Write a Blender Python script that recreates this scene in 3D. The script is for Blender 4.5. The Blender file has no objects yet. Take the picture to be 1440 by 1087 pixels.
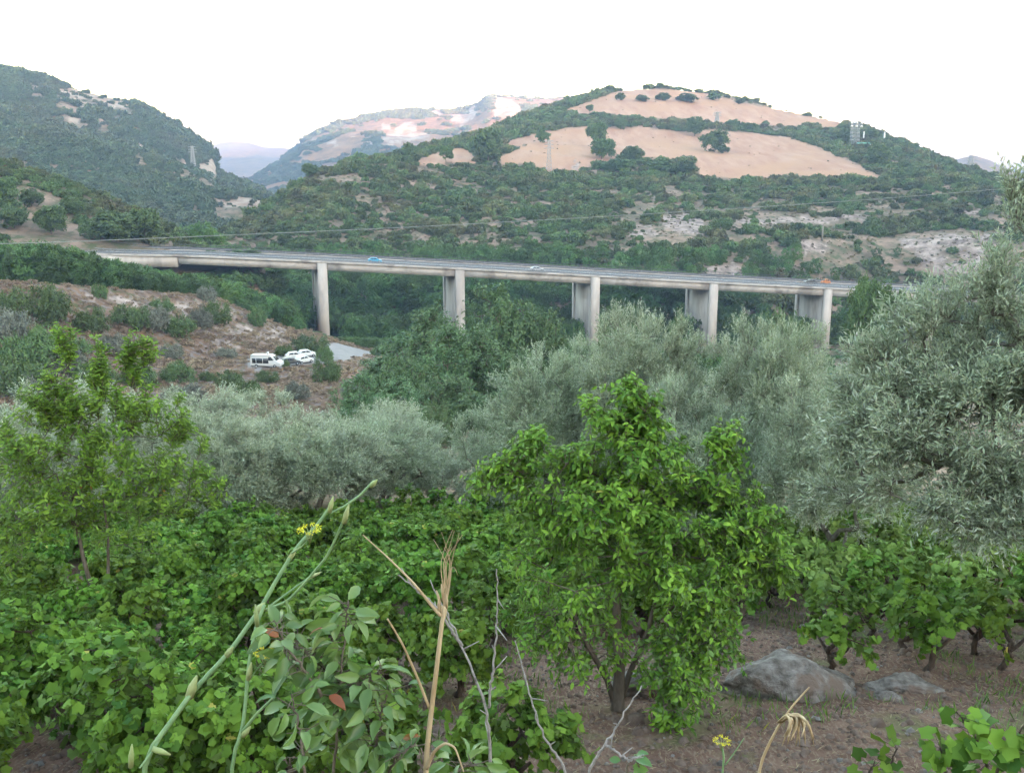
import bpy, math, random
import numpy as np
from mathutils import Vector, Matrix

RNG = np.random.default_rng(11)
COL = bpy.context.scene.collection
sc = bpy.context.scene
PI = math.pi
HAZE, SUNE, SUNA, DUST, OZ, SKYS, SUNS, EXPO = .00022, 3.5, 150.0, .75, .6, .15, 4.5, 4.0

# ------------------------------------------------------------------ camera model (eye is the world origin)
F = 1400.0; CX, CY = 720.0, 543.5
PITCH = math.radians(12.73)
cP, sP = math.cos(PITCH), math.sin(PITCH)

def ray(px, py):
    u = (px - CX) / F; v = (CY - py) / F
    return np.array([u, cP + v * sP, -sP + v * cP])

def at(px, py, r):
    """the place seen at px, py, r metres away over the ground"""
    d = ray(px, py)
    return d * (r / math.hypot(d[0], d[1]))

def project(X, Y, Z):
    dep = Y * cP - Z * sP
    up = Y * sP + Z * cP
    dep = np.where(dep > 0.05, dep, 0.05)
    return CX + F * X / dep, CY - F * up / dep

# ------------------------------------------------------------------ noise
def _hash(ix, iy, s):
    h = (ix.astype(np.int64) * 374761393 + iy.astype(np.int64) * 668265263 + s * 982451653) & 0xFFFFFFFF
    h = ((h ^ (h >> 13)) * 1274126177) & 0xFFFFFFFF
    h = h ^ (h >> 16)
    return (h & 0xFFFFFF) / float(0xFFFFFF)

def vnoise(x, y, s=0):
    x = np.asarray(x, float); y = np.asarray(y, float)
    ix = np.floor(x); iy = np.floor(y)
    fx = x - ix; fy = y - iy
    fx = fx * fx * (3 - 2 * fx); fy = fy * fy * (3 - 2 * fy)
    a = _hash(ix, iy, s); b = _hash(ix + 1, iy, s); c = _hash(ix, iy + 1, s); d = _hash(ix + 1, iy + 1, s)
    return (a + (b - a) * fx) * (1 - fy) + (c + (d - c) * fx) * fy

def fbm(x, y, s=0, o=4):
    t = 0; a = 0.5; n = 0
    for k in range(o):
        t = t + a * vnoise(x, y, s + k * 17); n += a
        x = x * 2.03 + 13.7; y = y * 2.03 + 7.3; a *= 0.5
    return t / n - 0.5

# ------------------------------------------------------------------ terrain
AZG = np.linspace(-PI, PI, 7201)
def _ring(pts, blur=0.35):
    az, rr, zz = [], [], []
    for px, py, r in pts:
        p = at(px, py, r); az.append(math.atan2(p[0], p[1])); rr.append(r); zz.append(p[2])
    o = np.argsort(az); az = np.array(az)[o]; o = np.concatenate([[o[0]], o, [o[-1]]]); az = np.concatenate([[az[0] - .22], az, [az[-1] + .22]])
    zq = np.array(zz)[o]; zq[0] -= 160; zq[-1] -= 160
    R = np.interp(AZG, az, np.array(rr)[o]); Z = np.interp(AZG, az, zq)
    if blur > 0:
        n = int(blur / 0.05) * 2 + 1
        k = np.hanning(n + 2); k /= k.sum(); h = len(k) // 2
        R = np.convolve(np.pad(R, h, mode='wrap'), k, 'valid'); Z = np.convolve(np.pad(Z, h, mode='wrap'), k, 'valid')
    return R, Z

class Layer:
    def __init__(self, rings, noise_amp, noise_len, seed, front=0.8, back=0.4, blur=0.35):
        self.rings = [_ring(r, blur) for r in rings]
        self.na, self.nl, self.seed, self.front, self.back = noise_amp, noise_len, seed, front, back
    def z(self, az, r):
        i = (az + PI) / (2 * PI) * 7200
        RZ = []
        for R, Z in self.rings:
            RZ.append((np.interp(i, np.arange(7201), R), np.interp(i, np.arange(7201), Z)))
        R0, Z0 = RZ[0]
        out = Z0 - (R0 - r) * self.front
        for (Ra, Za), (Rb, Zb) in zip(RZ[:-1], RZ[1:]):
            t = np.clip((r - Ra) / np.maximum(Rb - Ra, 1e-3), 0, 1)
            out = np.where(r >= Ra, Za + (Zb - Za) * t, out)
        Rl, Zl = RZ[-1]
        out = np.where(r > Rl, Zl - (r - Rl) * self.back, out)
        # relief: strong on the slopes, gentle at the crest so that the skyline keeps its place
        w = np.clip((Rl - r) / np.maximum(Rl * 0.18, 1), 0.07, 1)
        x = r * np.sin(az); y = r * np.cos(az)
        return out + self.na * w * fbm(x / self.nl, y / self.nl, self.seed, 5)

E_COLS = [300, 360, 400, 440, 500, 560, 640, 700, 770, 850, 930, 1000, 1060, 1090, 1190, 1250, 1300, 1360, 1440, 1640, 2100]
E_CREST = [330, 300, 272, 243, 226, 217, 197, 181, 152, 129, 123, 131, 141, 153, 174, 192, 216, 237, 264, 330, 420]
E_RC = [470, 500, 540, 580, 600, 640, 740, 830, 930, 1000, 1040, 1050, 1050, 1030, 950, 900, 860, 800, 740, 660, 600]
E_LOW = [350, 330, 300, 262, 240, 232, 228, 233, 240, 246, 247, 250, 252, 253, 250, 250, 256, 266, 290, 350, 430]
E_RL = [440, 460, 480, 520, 540, 560, 590, 600, 600, 600, 610, 620, 620, 620, 620, 620, 610, 600, 580, 560, 540]
layerE = Layer([
    [(x, 425 + (0 if x > 500 else 10) + max(0, min(1, (x - 950) / 300)) * 40, 345 + max(0, min(1, (x - 950) / 300)) * 65) for x in E_COLS],
    [(x, max(l + 6, 336) if x > 380 else 372, 430 + max(0, min(1, (x - 950) / 300)) * 45) for x, l in zip(E_COLS, E_LOW)],
    list(zip(E_COLS, E_LOW, E_RL)),
    [(x, (0.52 * l + 0.48 * c), 0.55 * rl + 0.45 * rc) for x, l, c, rl, rc in zip(E_COLS, E_LOW, E_CREST, E_RL, E_RC)],
    list(zip(E_COLS, E_CREST, E_RC))], 9, 95, 5)
D_COLS = [-900, -500, -200, 0, 60, 130, 190, 230, 270, 300, 304, 340, 385, 440, 520]
D_CREST = [60, 20, 46, 94, 112, 132, 143, 171, 195, 216, 238, 258, 278, 330, 400]
D_RC = [1500, 1400, 1350, 1300, 1290, 1270, 1250, 1230, 1210, 1190, 1140, 1020, 900, 780, 700]
layerD = Layer([
    [(x, 366, 420) for x in D_COLS],
    [(x, 366 + (max(c, 60) - 366) * 0.42 if x < 430 else 372, 420 + (rc - 420) * 0.38) for x, c, rc in zip(D_COLS, D_CREST, D_RC)],
    list(zip(D_COLS, D_CREST, D_RC))], 40, 150, 23, back=0.3, blur=0.12)
C_COLS = [-900, -500, -200, 0, 50, 100, 150, 200, 250, 300, 360]
C_CREST = [200, 190, 200, 228, 240, 258, 278, 300, 328, 356, 400]
layerC = Layer([
    [(x, 352, 318) for x in C_COLS],
    list(zip(C_COLS, C_CREST, [400, 400, 400, 400, 395, 390, 385, 375, 360, 345, 330]))], 5, 40, 31, blur=0.3)
B_COLS = [-900, -300, 0, 100, 200, 300, 400, 440, 480, 540, 620]
layerB = Layer([
    [(x, y, 132) for x, y in zip(B_COLS, [640, 625, 615, 612, 605, 600, 592, 592, 596, 625, 680])],
    [(x, y, r) for x, y, r in zip(B_COLS, [470, 500, 505, 512, 520, 521, 521, 521, 516, 540, 620], [165, 165, 165, 168, 174, 178, 180, 181, 186, 180, 160])],
    [(x, y, r) for x, y, r in zip(B_COLS, [460, 490, 497, 502, 508, 503, 501, 500, 500, 530, 600], [168, 168, 168, 173, 180, 192, 197, 202, 206, 190, 170])],
    [(x, y, r) for x, y, r in zip(B_COLS, [330, 370, 396, 402, 408, 420, 462, 470, 488, 510, 590], [198, 198, 198, 203, 212, 226, 236, 244, 230, 210, 190])]], 2.6, 16, 41, front=0.9, back=0.15, blur=0.3)
F_COLS = [250, 350, 390, 418, 428, 450, 480, 540, 600, 650, 672, 690, 720, 770, 830, 880, 1000, 1100]
F_CREST = [300, 256, 226, 207, 191, 179, 168, 158, 153, 153, 147, 136, 136, 140, 131, 131, 150, 200]
layerF = Layer([
    [(x, 285, 1500) for x in F_COLS],
    [(x, 285 + (c - 285) * 0.62, 2150) for x, c in zip(F_COLS, F_CREST)],
    [(x, c, 2750) for x, c in zip(F_COLS, F_CREST)]], 60, 190, 53, back=0.2, blur=0.1)
G_COLS = [0, 150, 295, 312, 330, 350, 372, 400, 430, 520, 640]
layerG = Layer([
    [(x, 262, 3700) for x in G_COLS],
    [(x, y, 5600) for x, y in zip(G_COLS, [240, 225, 206, 200, 199, 200, 207, 208, 214, 222, 235])]], 90, 330, 61, back=0.1, blur=0.1)
H_COLS = [1240, 1300, 1340, 1356, 1372, 1392, 1415, 1440, 1500, 1600, 2000]
layerH = Layer([
    [(x, 300, 1900) for x in H_COLS],
    [(x, y, 3100) for x, y in zip(H_COLS, [275, 244, 226, 221, 219, 225, 237, 248, 262, 280, 300])]], 50, 260, 71, back=0.1, blur=0.1)
LAYERS = [layerB, layerC, layerD, layerE, layerF, layerG, layerH]

BX = np.array([-9000, -1900, -900, -700, -420, -120, -40, -1.6, 0.75, 3.6, 8, 26, 60, 100, 150, 210, 280, 345, 420, 9000.])
BZ = np.array([200., 250, 270, 268, 130, 22, 4, -1.65, -1.65, -4.35, -5.4, -9.9, -18.5, -28.5, -39, -47, -56, -60, -62, -62])
def H(X, Y, detail=True):
    X = np.asarray(X, float); Y = np.asarray(Y, float)
    r = np.hypot(X, Y); az = np.arctan2(X, Y)
    s = np.where(Y > 0, np.where(Y > 60, 60 + (r - np.hypot(X * 60 / np.maximum(Y, 1e-3), 60)), Y), Y)
    z = np.interp(s, BX, BZ)
    z = z + np.clip((r - 30) / 60, 0, 1) * 3.0 * fbm(X / 22, Y / 22, 3)
    z = z + np.where(Y < -80, 14 * fbm(X / 240, Y / 240, 91), 0)
    far = r > 90
    for L in LAYERS:
        if np.any(far):
            z = np.where(far, np.maximum(z, L.z(az, r)), z)
    if detail:
        k = np.clip((Y - 2.5) / 3, 0, 1) * np.clip((60 - r) / 30, 0, 1)
        z = z + k * (0.10 * fbm(X / 1.3, Y / 1.3, 7) * 2 + 0.05 * fbm(X / 0.3, Y / 0.3, 8))
    return z

def hz(x, y):
    return float(H(np.array([x]), np.array([y]))[0])

_RS = np.concatenate([np.arange(3, 60, .15), np.geomspace(60, 6500, 1600)])
def ground_at(px, py, rmin=3, rmax=6500):
    d = ray(px, py); h = math.hypot(d[0], d[1])
    X = d[0] / h * _RS; Y = d[1] / h * _RS; Z = d[2] / h * _RS
    g = H(X, Y)
    ok = (Z <= g) & (_RS >= rmin) & (_RS <= rmax)
    i = int(np.argmax(ok)) if ok.any() else int(np.argmin(np.where((_RS >= rmin) & (_RS <= rmax), np.abs(Z - g), 1e9)))
    return np.array([X[i], Y[i], g[i]]), float(_RS[i])

# ------------------------------------------------------------------ mesh helpers
def mesh_np(name, V, faces, mat=None, smooth=False, attrs=None, sizes_=None):
    """faces: (n,k) int array, or a list of such arrays"""
    if not isinstance(faces, list): faces = [faces]
    faces = [np.asarray(f, np.int32) for f in faces if len(f)]
    me = bpy.data.meshes.new(name)
    nl = sum(f.size for f in faces); nf = sum(len(f) for f in faces)
    me.vertices.add(len(V)); me.loops.add(nl); me.polygons.add(nf)
    me.vertices.foreach_set('co', np.asarray(V, np.float32).ravel())
    me.loops.foreach_set('vertex_index', np.concatenate([f.ravel() for f in faces]))
    tot = np.concatenate([np.full(len(f), f.shape[1], np.int32) for f in faces])
    st = np.concatenate([[0], np.cumsum(tot)[:-1]]).astype(np.int32)
    me.polygons.foreach_set('loop_start', st)
    me.polygons.foreach_set('loop_total', tot)
    if smooth: me.polygons.foreach_set('use_smooth', np.ones(nf, bool))
    if attrs:
        for k, a in attrs.items():
            at_ = me.attributes.new(k, 'FLOAT', 'POINT'); at_.data.foreach_set('value', np.asarray(a, np.float32))
    me.update(calc_edges=True)
    if mat:
        for m in (mat if isinstance(mat, list) else [mat]): me.materials.append(m)
    return me

class MB:
    """collects pieces of one mesh"""
    def __init__(self): self.V = []; self.F = {}; self.n = 0; self.A = []
    def add(self, V, faces, tint=None):
        V = np.asarray(V, float).reshape(-1, 3)
        for f in (faces if isinstance(faces, list) else [faces]):
            f = np.asarray(f, np.int64)
            if f.size: self.F.setdefault(f.shape[1], []).append(f + self.n)
        self.V.append(V); self.n += len(V)
        self.A.append(np.full(len(V), 0.5) if tint is None else np.broadcast_to(tint, (len(V),)))
    def box(self, c, s, rot=0.0, taper=1.0, ty=None):
        x, y, z = s[0] / 2, s[1] / 2, s[2] / 2; ty = taper if ty is None else ty
        V = np.array([[-x, -y, -z], [x, -y, -z], [x, y, -z], [-x, y, -z], [-x * taper, -y * ty, z], [x * taper, -y * ty, z], [x * taper, y * ty, z], [-x * taper, y * ty, z]])
        ca, sa = math.cos(rot), math.sin(rot)
        V = V @ np.array([[ca, sa, 0], [-sa, ca, 0], [0, 0, 1]]) + np.array(c)
        self.add(V, np.array([[0, 3, 2, 1], [4, 5, 6, 7], [0, 1, 5, 4], [1, 2, 6, 5], [2, 3, 7, 6], [3, 0, 4, 7]]))
    def tube(self, P, R, n=6, cap=True):
        P = np.asarray(P, float); R = np.broadcast_to(R, (len(P),)).astype(float)
        T = np.gradient(P, axis=0); T /= np.linalg.norm(T, axis=1)[:, None] + 1e-9
        ref = np.array([0, 0, 1.]) if abs(T[0][2]) < 0.9 else np.array([1., 0, 0])
        V = []
        a = np.linspace(0, 2 * PI, n, endpoint=False)
        s = np.cross(T[0], ref); s /= np.linalg.norm(s)
        for i in range(len(P)):
            s = s - T[i] * np.dot(s, T[i]); s /= np.linalg.norm(s) + 1e-9
            u = np.cross(T[i], s)
            V.append(P[i] + R[i] * (np.cos(a)[:, None] * s + np.sin(a)[:, None] * u))
        V = np.concatenate(V)
        i = np.arange(len(P) - 1)[:, None] * n; j = np.arange(n)[None]; k = (j + 1) % n
        Fq = np.stack([i + j, i + k, i + n + k, i + n + j], -1).reshape(-1, 4)
        fs = [Fq]
        if cap: fs.append(np.array([list(range(n))[::-1], list(range((len(P) - 1) * n, len(P) * n))]))
        self.add(V, fs)
    def frusta(self, P0, P1, R0, R1, n=5):
        P0 = np.asarray(P0, float); P1 = np.asarray(P1, float); m = len(P0)
        if m == 0: return
        T = P1 - P0; T /= np.linalg.norm(T, axis=1)[:, None] + 1e-9
        ref = np.where(np.abs(T[:, 2:3]) < 0.9, np.array([[0, 0, 1.]]), np.array([[1., 0, 0]]))
        s = np.cross(T, ref); s /= np.linalg.norm(s, axis=1)[:, None] + 1e-9
        u = np.cross(T, s)
        a = np.linspace(0, 2 * PI, n, endpoint=False)
        c = np.cos(a)[None, :, None]; d = np.sin(a)[None, :, None]
        ringdir = c * s[:, None] + d * u[:, None]
        R0 = np.broadcast_to(R0, (m,)); R1 = np.broadcast_to(R1, (m,))
        V = np.concatenate([P0[:, None] + ringdir * R0[:, None, None], P1[:, None] + ringdir * R1[:, None, None]], 1).reshape(-1, 3)
        b = (np.arange(m) * 2 * n)[:, None]; j = np.arange(n)[None]; k = (j + 1) % n
        self.add(V, np.stack([b + j, b + k, b + n + k, b + n + j], -1).reshape(-1, 4))
    def leaves(self, P, A, N, S, tmpl, tint):
        """leaf copies: tip direction A, face normal N, size S"""
        tv, tf = tmpl
        A = A / (np.linalg.norm(A, axis=1)[:, None] + 1e-9)
        N = N - A * np.sum(A * N, 1)[:, None]; N /= np.linalg.norm(N, axis=1)[:, None] + 1e-9
        B = np.cross(N, A)
        S = np.broadcast_to(S, (len(P),))[:, None, None]
        V = P[:, None] + S * (tv[None, :, 0:1] * A[:, None] + tv[None, :, 1:2] * B[:, None] + tv[None, :, 2:3] * N[:, None])
        k = len(tv); off = (np.arange(len(P)) * k)[:, None, None]
        fs = [(np.asarray(f)[None] + off).reshape(-1, np.asarray(f).shape[1]) for f in tf]
        self.add(V.reshape(-1, 3), fs, np.repeat(tint, k))
    def mesh(self, name, mat, smooth=False):
        V = np.concatenate(self.V)
        return mesh_np(name, V, [np.concatenate(f) for f in self.F.values()], mat, smooth, {'tint': np.concatenate(self.A)})

def obj(name, me, parent=None, loc=None):
    o = bpy.data.objects.new(name, me); COL.objects.link(o)
    if parent is not None: o.parent = parent
    if loc is not None: o.location = [float(v) for v in loc]
    return o
def tag(o, label=None, cat=None, group=None, kind=None):
    if label: o['label'] = label
    if cat: o['category'] = cat
    if group: o['group'] = group
    if kind: o['kind'] = kind
    return o
def empty(name, loc=(0, 0, 0), rz=0.0, label=None, cat=None, group=None, s=1.0):
    o = bpy.data.objects.new(name, None); COL.objects.link(o)
    o.location = [float(v) for v in loc]; o.rotation_euler = (0, 0, rz)
    o.scale = s if isinstance(s, (tuple, list)) else (s, s, s)
    o.empty_display_size = 0.2
    return tag(o, label, cat, group)

# leaf shapes: x along the leaf, y across, z the fold
def T_diamond(w, fold=0.06):
    return (np.array([[0, 0, 0], [.45, w / 2, fold], [1, 0, 0], [.45, -w / 2, fold]]), [np.array([[0, 3, 2, 1]])])
def T_leaf(w, fold=0.08, curl=-0.12):
    V = np.array([[0, 0, 0], [.35, 0, 0.02], [.7, 0, curl * .4], [1, 0, curl],
                  [.2, w * .38, fold], [.5, w * .5, fold], [.8, w * .3, fold + curl * .5],
                  [.2, -w * .38, fold], [.5, -w * .5, fold], [.8, -w * .3, fold + curl * .5]])
    return (V, [np.array([[0, 1, 4], [2, 3, 6], [0, 7, 1], [2, 9, 3]]), np.array([[1, 2, 5, 4], [1, 7, 8, 2]]), np.array([[2, 6, 5], [2, 8, 9]])])
def T_leaf6(w, fold=0.07, curl=-0.1):
    V = np.array([[0, 0, 0], [.4, w / 2, fold], [.75, w * .36, fold + curl * .5], [1, 0, curl], [.75, -w * .36, fold + curl * .5], [.4, -w / 2, fold]])
    return (V, [np.array([[0, 3, 2, 1], [0, 5, 4, 3]])])
def T_vine():
    # five-lobed outline round the stalk point
    ang = np.radians([180, 150, 112, 88, 60, 36, 0, -36, -60, -88, -112, -150])
    rad = np.array([.14, .46, .54, .46, .62, .52, .72, .52, .62, .46, .54, .46])
    V = [[.32, 0, -.02]]
    for a, q in zip(ang, rad):
        V.append([.32 + q * math.cos(a), q * math.sin(a), .07 * math.cos(3 * a) - 0.10 * (q * q)])
    n = len(ang)
    return (np.array(V), [np.array([[0, 1 + (i + 1) % n, 1 + i] for i in range(n)])])

# ------------------------------------------------------------------ materials
def mat_new(name):
    m = bpy.data.materials.new(name); m.use_nodes = True
    nt = m.node_tree
    return m, nt, nt.nodes['Principled BSDF'], nt.nodes['Material Output']
def N(nt, t, **kw):
    n = nt.nodes.new(t)
    for k, v in kw.items(): setattr(n, k, v)
    return n
def mixc(nt, fac, a, b, blend='MIX'):
    n = N(nt, 'ShaderNodeMix', data_type='RGBA', blend_type=blend)
    for s, v in ((0, fac), (6, a), (7, b)):
        if isinstance(v, (int, float)): n.inputs[s].default_value = v
        elif isinstance(v, (tuple, list)): n.inputs[s].default_value = tuple(v) + ((1,) if len(v) == 3 else ())
        else: nt.links.new(v, n.inputs[s])
    return n.outputs[2]
def math_(nt, op, a, b=None, c=None, clamp=False):
    n = N(nt, 'ShaderNodeMath', operation=op, use_clamp=clamp)
    for i, v in enumerate((a, b, c)):
        if v is None: continue
        if isinstance(v, (int, float)): n.inputs[i].default_value = v
        else: nt.links.new(v, n.inputs[i])
    return n.outputs[0]
def noise_(nt, vec, scale, detail=4, rough=0.55, out='Fac'):
    n = N(nt, 'ShaderNodeTexNoise'); n.inputs['Scale'].default_value = scale
    n.inputs['Detail'].default_value = detail; n.inputs['Roughness'].default_value = rough
    if vec is not None: nt.links.new(vec, n.inputs['Vector'])
    return n.outputs[out]
def ramp(nt, fac, lo, hi):
    n = N(nt, 'ShaderNodeMapRange'); n.inputs[1].default_value = lo; n.inputs[2].default_value = hi
    nt.links.new(fac, n.inputs[0]); return n.outputs[0]
def attr(nt, name):
    return N(nt, 'ShaderNodeAttribute', attribute_name=name).outputs['Fac']

def leafmat(name, ca, cb, back=None, transl=0.18, rough=0.5, obvar=0.35, spec=0.25, cc=None, ccf=0.93, patch=None, pscale=.02):
    """leaf colour runs from ca to cb with each leaf's own tint; a few leaves take cc"""
    m, nt, bs, out = mat_new(name)
    t = attr(nt, 'tint')
    c = mixc(nt, t, ca, cb)
    if cc: c = mixc(nt, math_(nt, 'GREATER_THAN', t, ccf), c, cc)
    if patch:
        ge = N(nt, 'ShaderNodeNewGeometry')
        c = mixc(nt, math_(nt, 'MULTIPLY', ramp(nt, noise_(nt, ge.outputs['Position'], pscale, 5, .65), .46, .66), .75), c, patch)
    oi = N(nt, 'ShaderNodeObjectInfo')
    hsv = N(nt, 'ShaderNodeHueSaturation')
    nt.links.new(c, hsv.inputs['Color'])
    nt.links.new(math_(nt, 'MULTIPLY_ADD', oi.outputs['Random'], obvar, 1 - obvar / 2), hsv.inputs['Value'])
    nt.links.new(math_(nt, 'MULTIPLY_ADD', oi.outputs['Random'], 0.03, 0.485), hsv.inputs['Hue'])
    c = hsv.outputs[0]
    if back:
        g = N(nt, 'ShaderNodeNewGeometry')
        c = mixc(nt, math_(nt, 'MULTIPLY', g.outputs['Backfacing'], 0.85), c, back)
    nt.links.new(c, bs.inputs['Base Color'])
    bs.inputs['Roughness'].default_value = rough; bs.inputs['Specular IOR Level'].default_value = spec
    if transl > 0:
        tr = N(nt, 'ShaderNodeBsdfTranslucent'); nt.links.new(mixc(nt, 0.35, c, (.35, .5, .05)), tr.inputs['Color'])
        mx = N(nt, 'ShaderNodeMixShader'); mx.inputs[0].default_value = transl
        nt.links.new(bs.outputs[0], mx.inputs[1]); nt.links.new(tr.outputs[0], mx.inputs[2]); nt.links.new(mx.outputs[0], out.inputs['Surface'])
    return m

def rough_mat(name, ca, cb, scale=3.0, rough=0.85, bump=0.3, spec=0.2, stretch=None, cc=None, dist=0.02, metal=0.0):
    m, nt, bs, out = mat_new(name)
    tc = N(nt, 'ShaderNodeTexCoord'); v = tc.outputs['Object']
    if stretch:
        mp = N(nt, 'ShaderNodeMapping'); mp.inputs['Scale'].default_value = stretch; nt.links.new(v, mp.inputs['Vector']); v = mp.outputs[0]
    n1 = noise_(nt, v, scale, 6, 0.6)
    c = mixc(nt, ramp(nt, n1, .35, .65), ca, cb)
    if cc:
        n2 = noise_(nt, v, scale * .37, 3, 0.6); c = mixc(nt, ramp(nt, n2, .52, .62), c, cc)
    nt.links.new(c, bs.inputs['Base Color'])
    bs.inputs['Roughness'].default_value = rough; bs.inputs['Specular IOR Level'].default_value = spec; bs.inputs['Metallic'].default_value = metal
    if bump > 0:
        b = N(nt, 'ShaderNodeBump'); b.inputs['Strength'].default_value = bump; b.inputs['Distance'].default_value = dist
        nt.links.new(noise_(nt, v, scale * 4, 6, 0.65), b.inputs['Height']); nt.links.new(b.outputs[0], bs.inputs['Normal'])
    return m

M = {}
M['bark'] = rough_mat('bark', (.10, .078, .06), (.20, .165, .135), 9, stretch=(1, 1, .3), bump=.6)
M['olive_bark'] = rough_mat('olive_bark', (.13, .115, .095), (.26, .235, .20), 9, stretch=(1, 1, .3), bump=.7)
M['vine_bark'] = rough_mat('vine_bark', (.045, .032, .026), (.11, .082, .064), 20, stretch=(1, 1, .3), bump=.8)
M['olive_leaf'] = leafmat('olive_leaf', (.18, .235, .14), (.38, .435, .29), back=(.56, .61, .50), transl=.12, rough=.42, obvar=.25, spec=.4)
M['olive_leaf_near'] = leafmat('olive_leaf_near', (.19, .235, .145), (.37, .42, .28), back=(.55, .60, .50), transl=.12, rough=.42, obvar=.2, spec=.4, cc=(.30, .30, .08), ccf=.97)
M['vine_leaf'] = leafmat('vine_leaf', (.022, .075, .010), (.175, .31, .04), back=(.15, .24, .08), spec=.15, rough=.6, transl=.18, obvar=.45, cc=(.36, .33, .07), ccf=.965)
M['vine_leaf_pale'] = leafmat('vine_leaf_pale', (.11, .20, .04), (.27, .38, .09), back=(.22, .32, .12), transl=.3, obvar=.35, cc=(.48, .40, .10), ccf=.93)
M['fruit_leaf'] = leafmat('fruit_leaf', (.04, .125, .015), (.27, .44, .05), back=(.17, .28, .09), transl=.2, obvar=.1, cc=(.40, .38, .08), ccf=.98)
M['almond_leaf'] = leafmat('almond_leaf', (.07, .20, .025), (.28, .48, .07), back=(.16, .26, .09), transl=.3, obvar=.1, cc=(.42, .22, .06), ccf=.965)
M['grove_leaf'] = leafmat('grove_leaf', (.05, .11, .045), (.17, .27, .12), back=(.15, .22, .13), transl=.12, obvar=.35)
M['pear_leaf'] = leafmat('pear_leaf', (.055, .13, .035), (.17, .28, .085), back=(.20, .30, .14), transl=.25, rough=.32, obvar=.1, spec=.5, cc=(.30, .10, .04), ccf=.99)
M['scrub_leaf'] = leafmat('scrub_leaf', (.05, .095, .035), (.14, .20, .07), transl=.08, obvar=.9, patch=(.19, .155, .08), pscale=.045)
M['wood_leaf'] = leafmat('wood_leaf', (.038, .095, .028), (.12, .21, .055), transl=.1, obvar=.9, patch=(.13, .20, .055), pscale=.05)
M['far_leaf'] = leafmat('far_leaf', (.045, .08, .042), (.10, .14, .065), transl=.0, obvar=.5, patch=(.12, .13, .07), pscale=.015)
M['hill_leaf'] = leafmat('hill_leaf', (.06, .11, .04), (.15, .22, .075), transl=.1, obvar=.5)
M['grey_leaf'] = leafmat('grey_leaf', (.13, .14, .11), (.24, .25, .20), transl=.05, obvar=.4)
M['dry'] = leafmat('dry_grass', (.20, .14, .09), (.36, .28, .18), transl=.15, obvar=.2, rough=.6)
M['fennel'] = rough_mat('fennel_stem', (.13, .23, .10), (.22, .33, .15), 30, rough=.45, bump=.1, spec=.4, dist=.002)
M['fennel_node'] = rough_mat('fennel_node', (.28, .35, .14), (.38, .41, .20), 30, rough=.5, bump=.1, dist=.002)
M['yellow'] = leafmat('flower_yellow', (.75, .62, .02), (.85, .76, .06), transl=.2, obvar=0)
M['straw'] = rough_mat('dry_stalk', (.36, .25, .14), (.50, .38, .24), 40, rough=.5, bump=.15, stretch=(1, 1, .15), dist=.002)
M['twig'] = rough_mat('dry_twig', (.20, .18, .17), (.36, .33, .32), 60, bump=.3, dist=.002)
M['stone'] = rough_mat('stone', (.11, .095, .085), (.33, .305, .285), 7, bump=1, cc=(.20, .15, .125), dist=.05)
M['clod'] = rough_mat('clod', (.10, .068, .052), (.19, .14, .115), 6, bump=.6)
M['concrete'] = rough_mat('concrete', (.47, .42, .40), (.58, .525, .50), .35, bump=.1, cc=(.31, .275, .26), dist=.01)
M['concrete_stain'] = rough_mat('pier_concrete', (.48, .42, .39), (.60, .54, .50), .5, bump=.1, stretch=(1, 1, .3), cc=(.40, .35, .325), dist=.01)
M['asphalt'] = rough_mat('asphalt', (.13, .13, .14), (.17, .17, .18), .8, bump=.1, dist=.005)
M['paint'] = rough_mat('road_paint', (.70, .70, .68), (.78, .78, .76), 3, bump=0)
M['rail'] = rough_mat('galvanised_rail', (.20, .205, .22), (.30, .305, .32), 3, rough=.55, bump=0, metal=.3)
M['dark_rail'] = rough_mat('dark_fence', (.09, .09, .10), (.14, .14, .155), 3, rough=.6, bump=0)
M['cable'] = rough_mat('cable', (.24, .25, .25), (.30, .31, .31), 3, rough=.5, bump=0)
M['lattice'] = rough_mat('lattice_steel', (.34, .35, .37), (.44, .45, .47), 3, rough=.6, bump=0)
M['white_paint'] = rough_mat('white_car_paint', (.62, .62, .62), (.68, .68, .68), 1, rough=.3, bump=0, spec=.5)
M['blue_paint'] = rough_mat('blue_car_paint', (.04, .30, .50), (.05, .34, .56), 1, rough=.3, bump=0, spec=.5)
M['silver_paint'] = rough_mat('silver_car_paint', (.36, .38, .42), (.42, .44, .48), 1, rough=.3, bump=0, spec=.5)
M['dark_paint'] = rough_mat('dark_car_paint', (.05, .055, .06), (.07, .075, .08), 1, rough=.3, bump=0, spec=.5)
M['orange_paint'] = rough_mat('orange_paint', (.55, .20, .08), (.60, .24, .10), 1, rough=.5, bump=0)
M['glass'] = rough_mat('car_glass', (.02, .025, .03), (.03, .035, .04), 1, rough=.1, bump=0, spec=.6)
M['rubber'] = rough_mat('tyre_rubber', (.02, .02, .02), (.03, .03, .03), 5, bump=0)
M['lamp_glass'] = rough_mat('lamp_glass', (.6, .6, .6), (.7, .7, .7), 5, rough=.2, bump=0)
M['tarp'] = rough_mat('blue_tarpaulin', (.05, .14, .52), (.09, .20, .62), 2, rough=.5, bump=.3)
M['wood_pole'] = rough_mat('pole_timber', (.22, .19, .165), (.32, .285, .25), 4, bump=.2, stretch=(1, 1, .1))
M['render_wall'] = rough_mat('hut_wall', (.55, .53, .50), (.62, .60, .57), 1, bump=.1)
M['green_roof'] = rough_mat('hut_roof', (.10, .30, .24), (.14, .36, .28), 1, bump=.1)
M['dry_brush'] = leafmat('dry_brush', (.22, .15, .10), (.40, .29, .21), transl=.1, obvar=.5)
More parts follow.
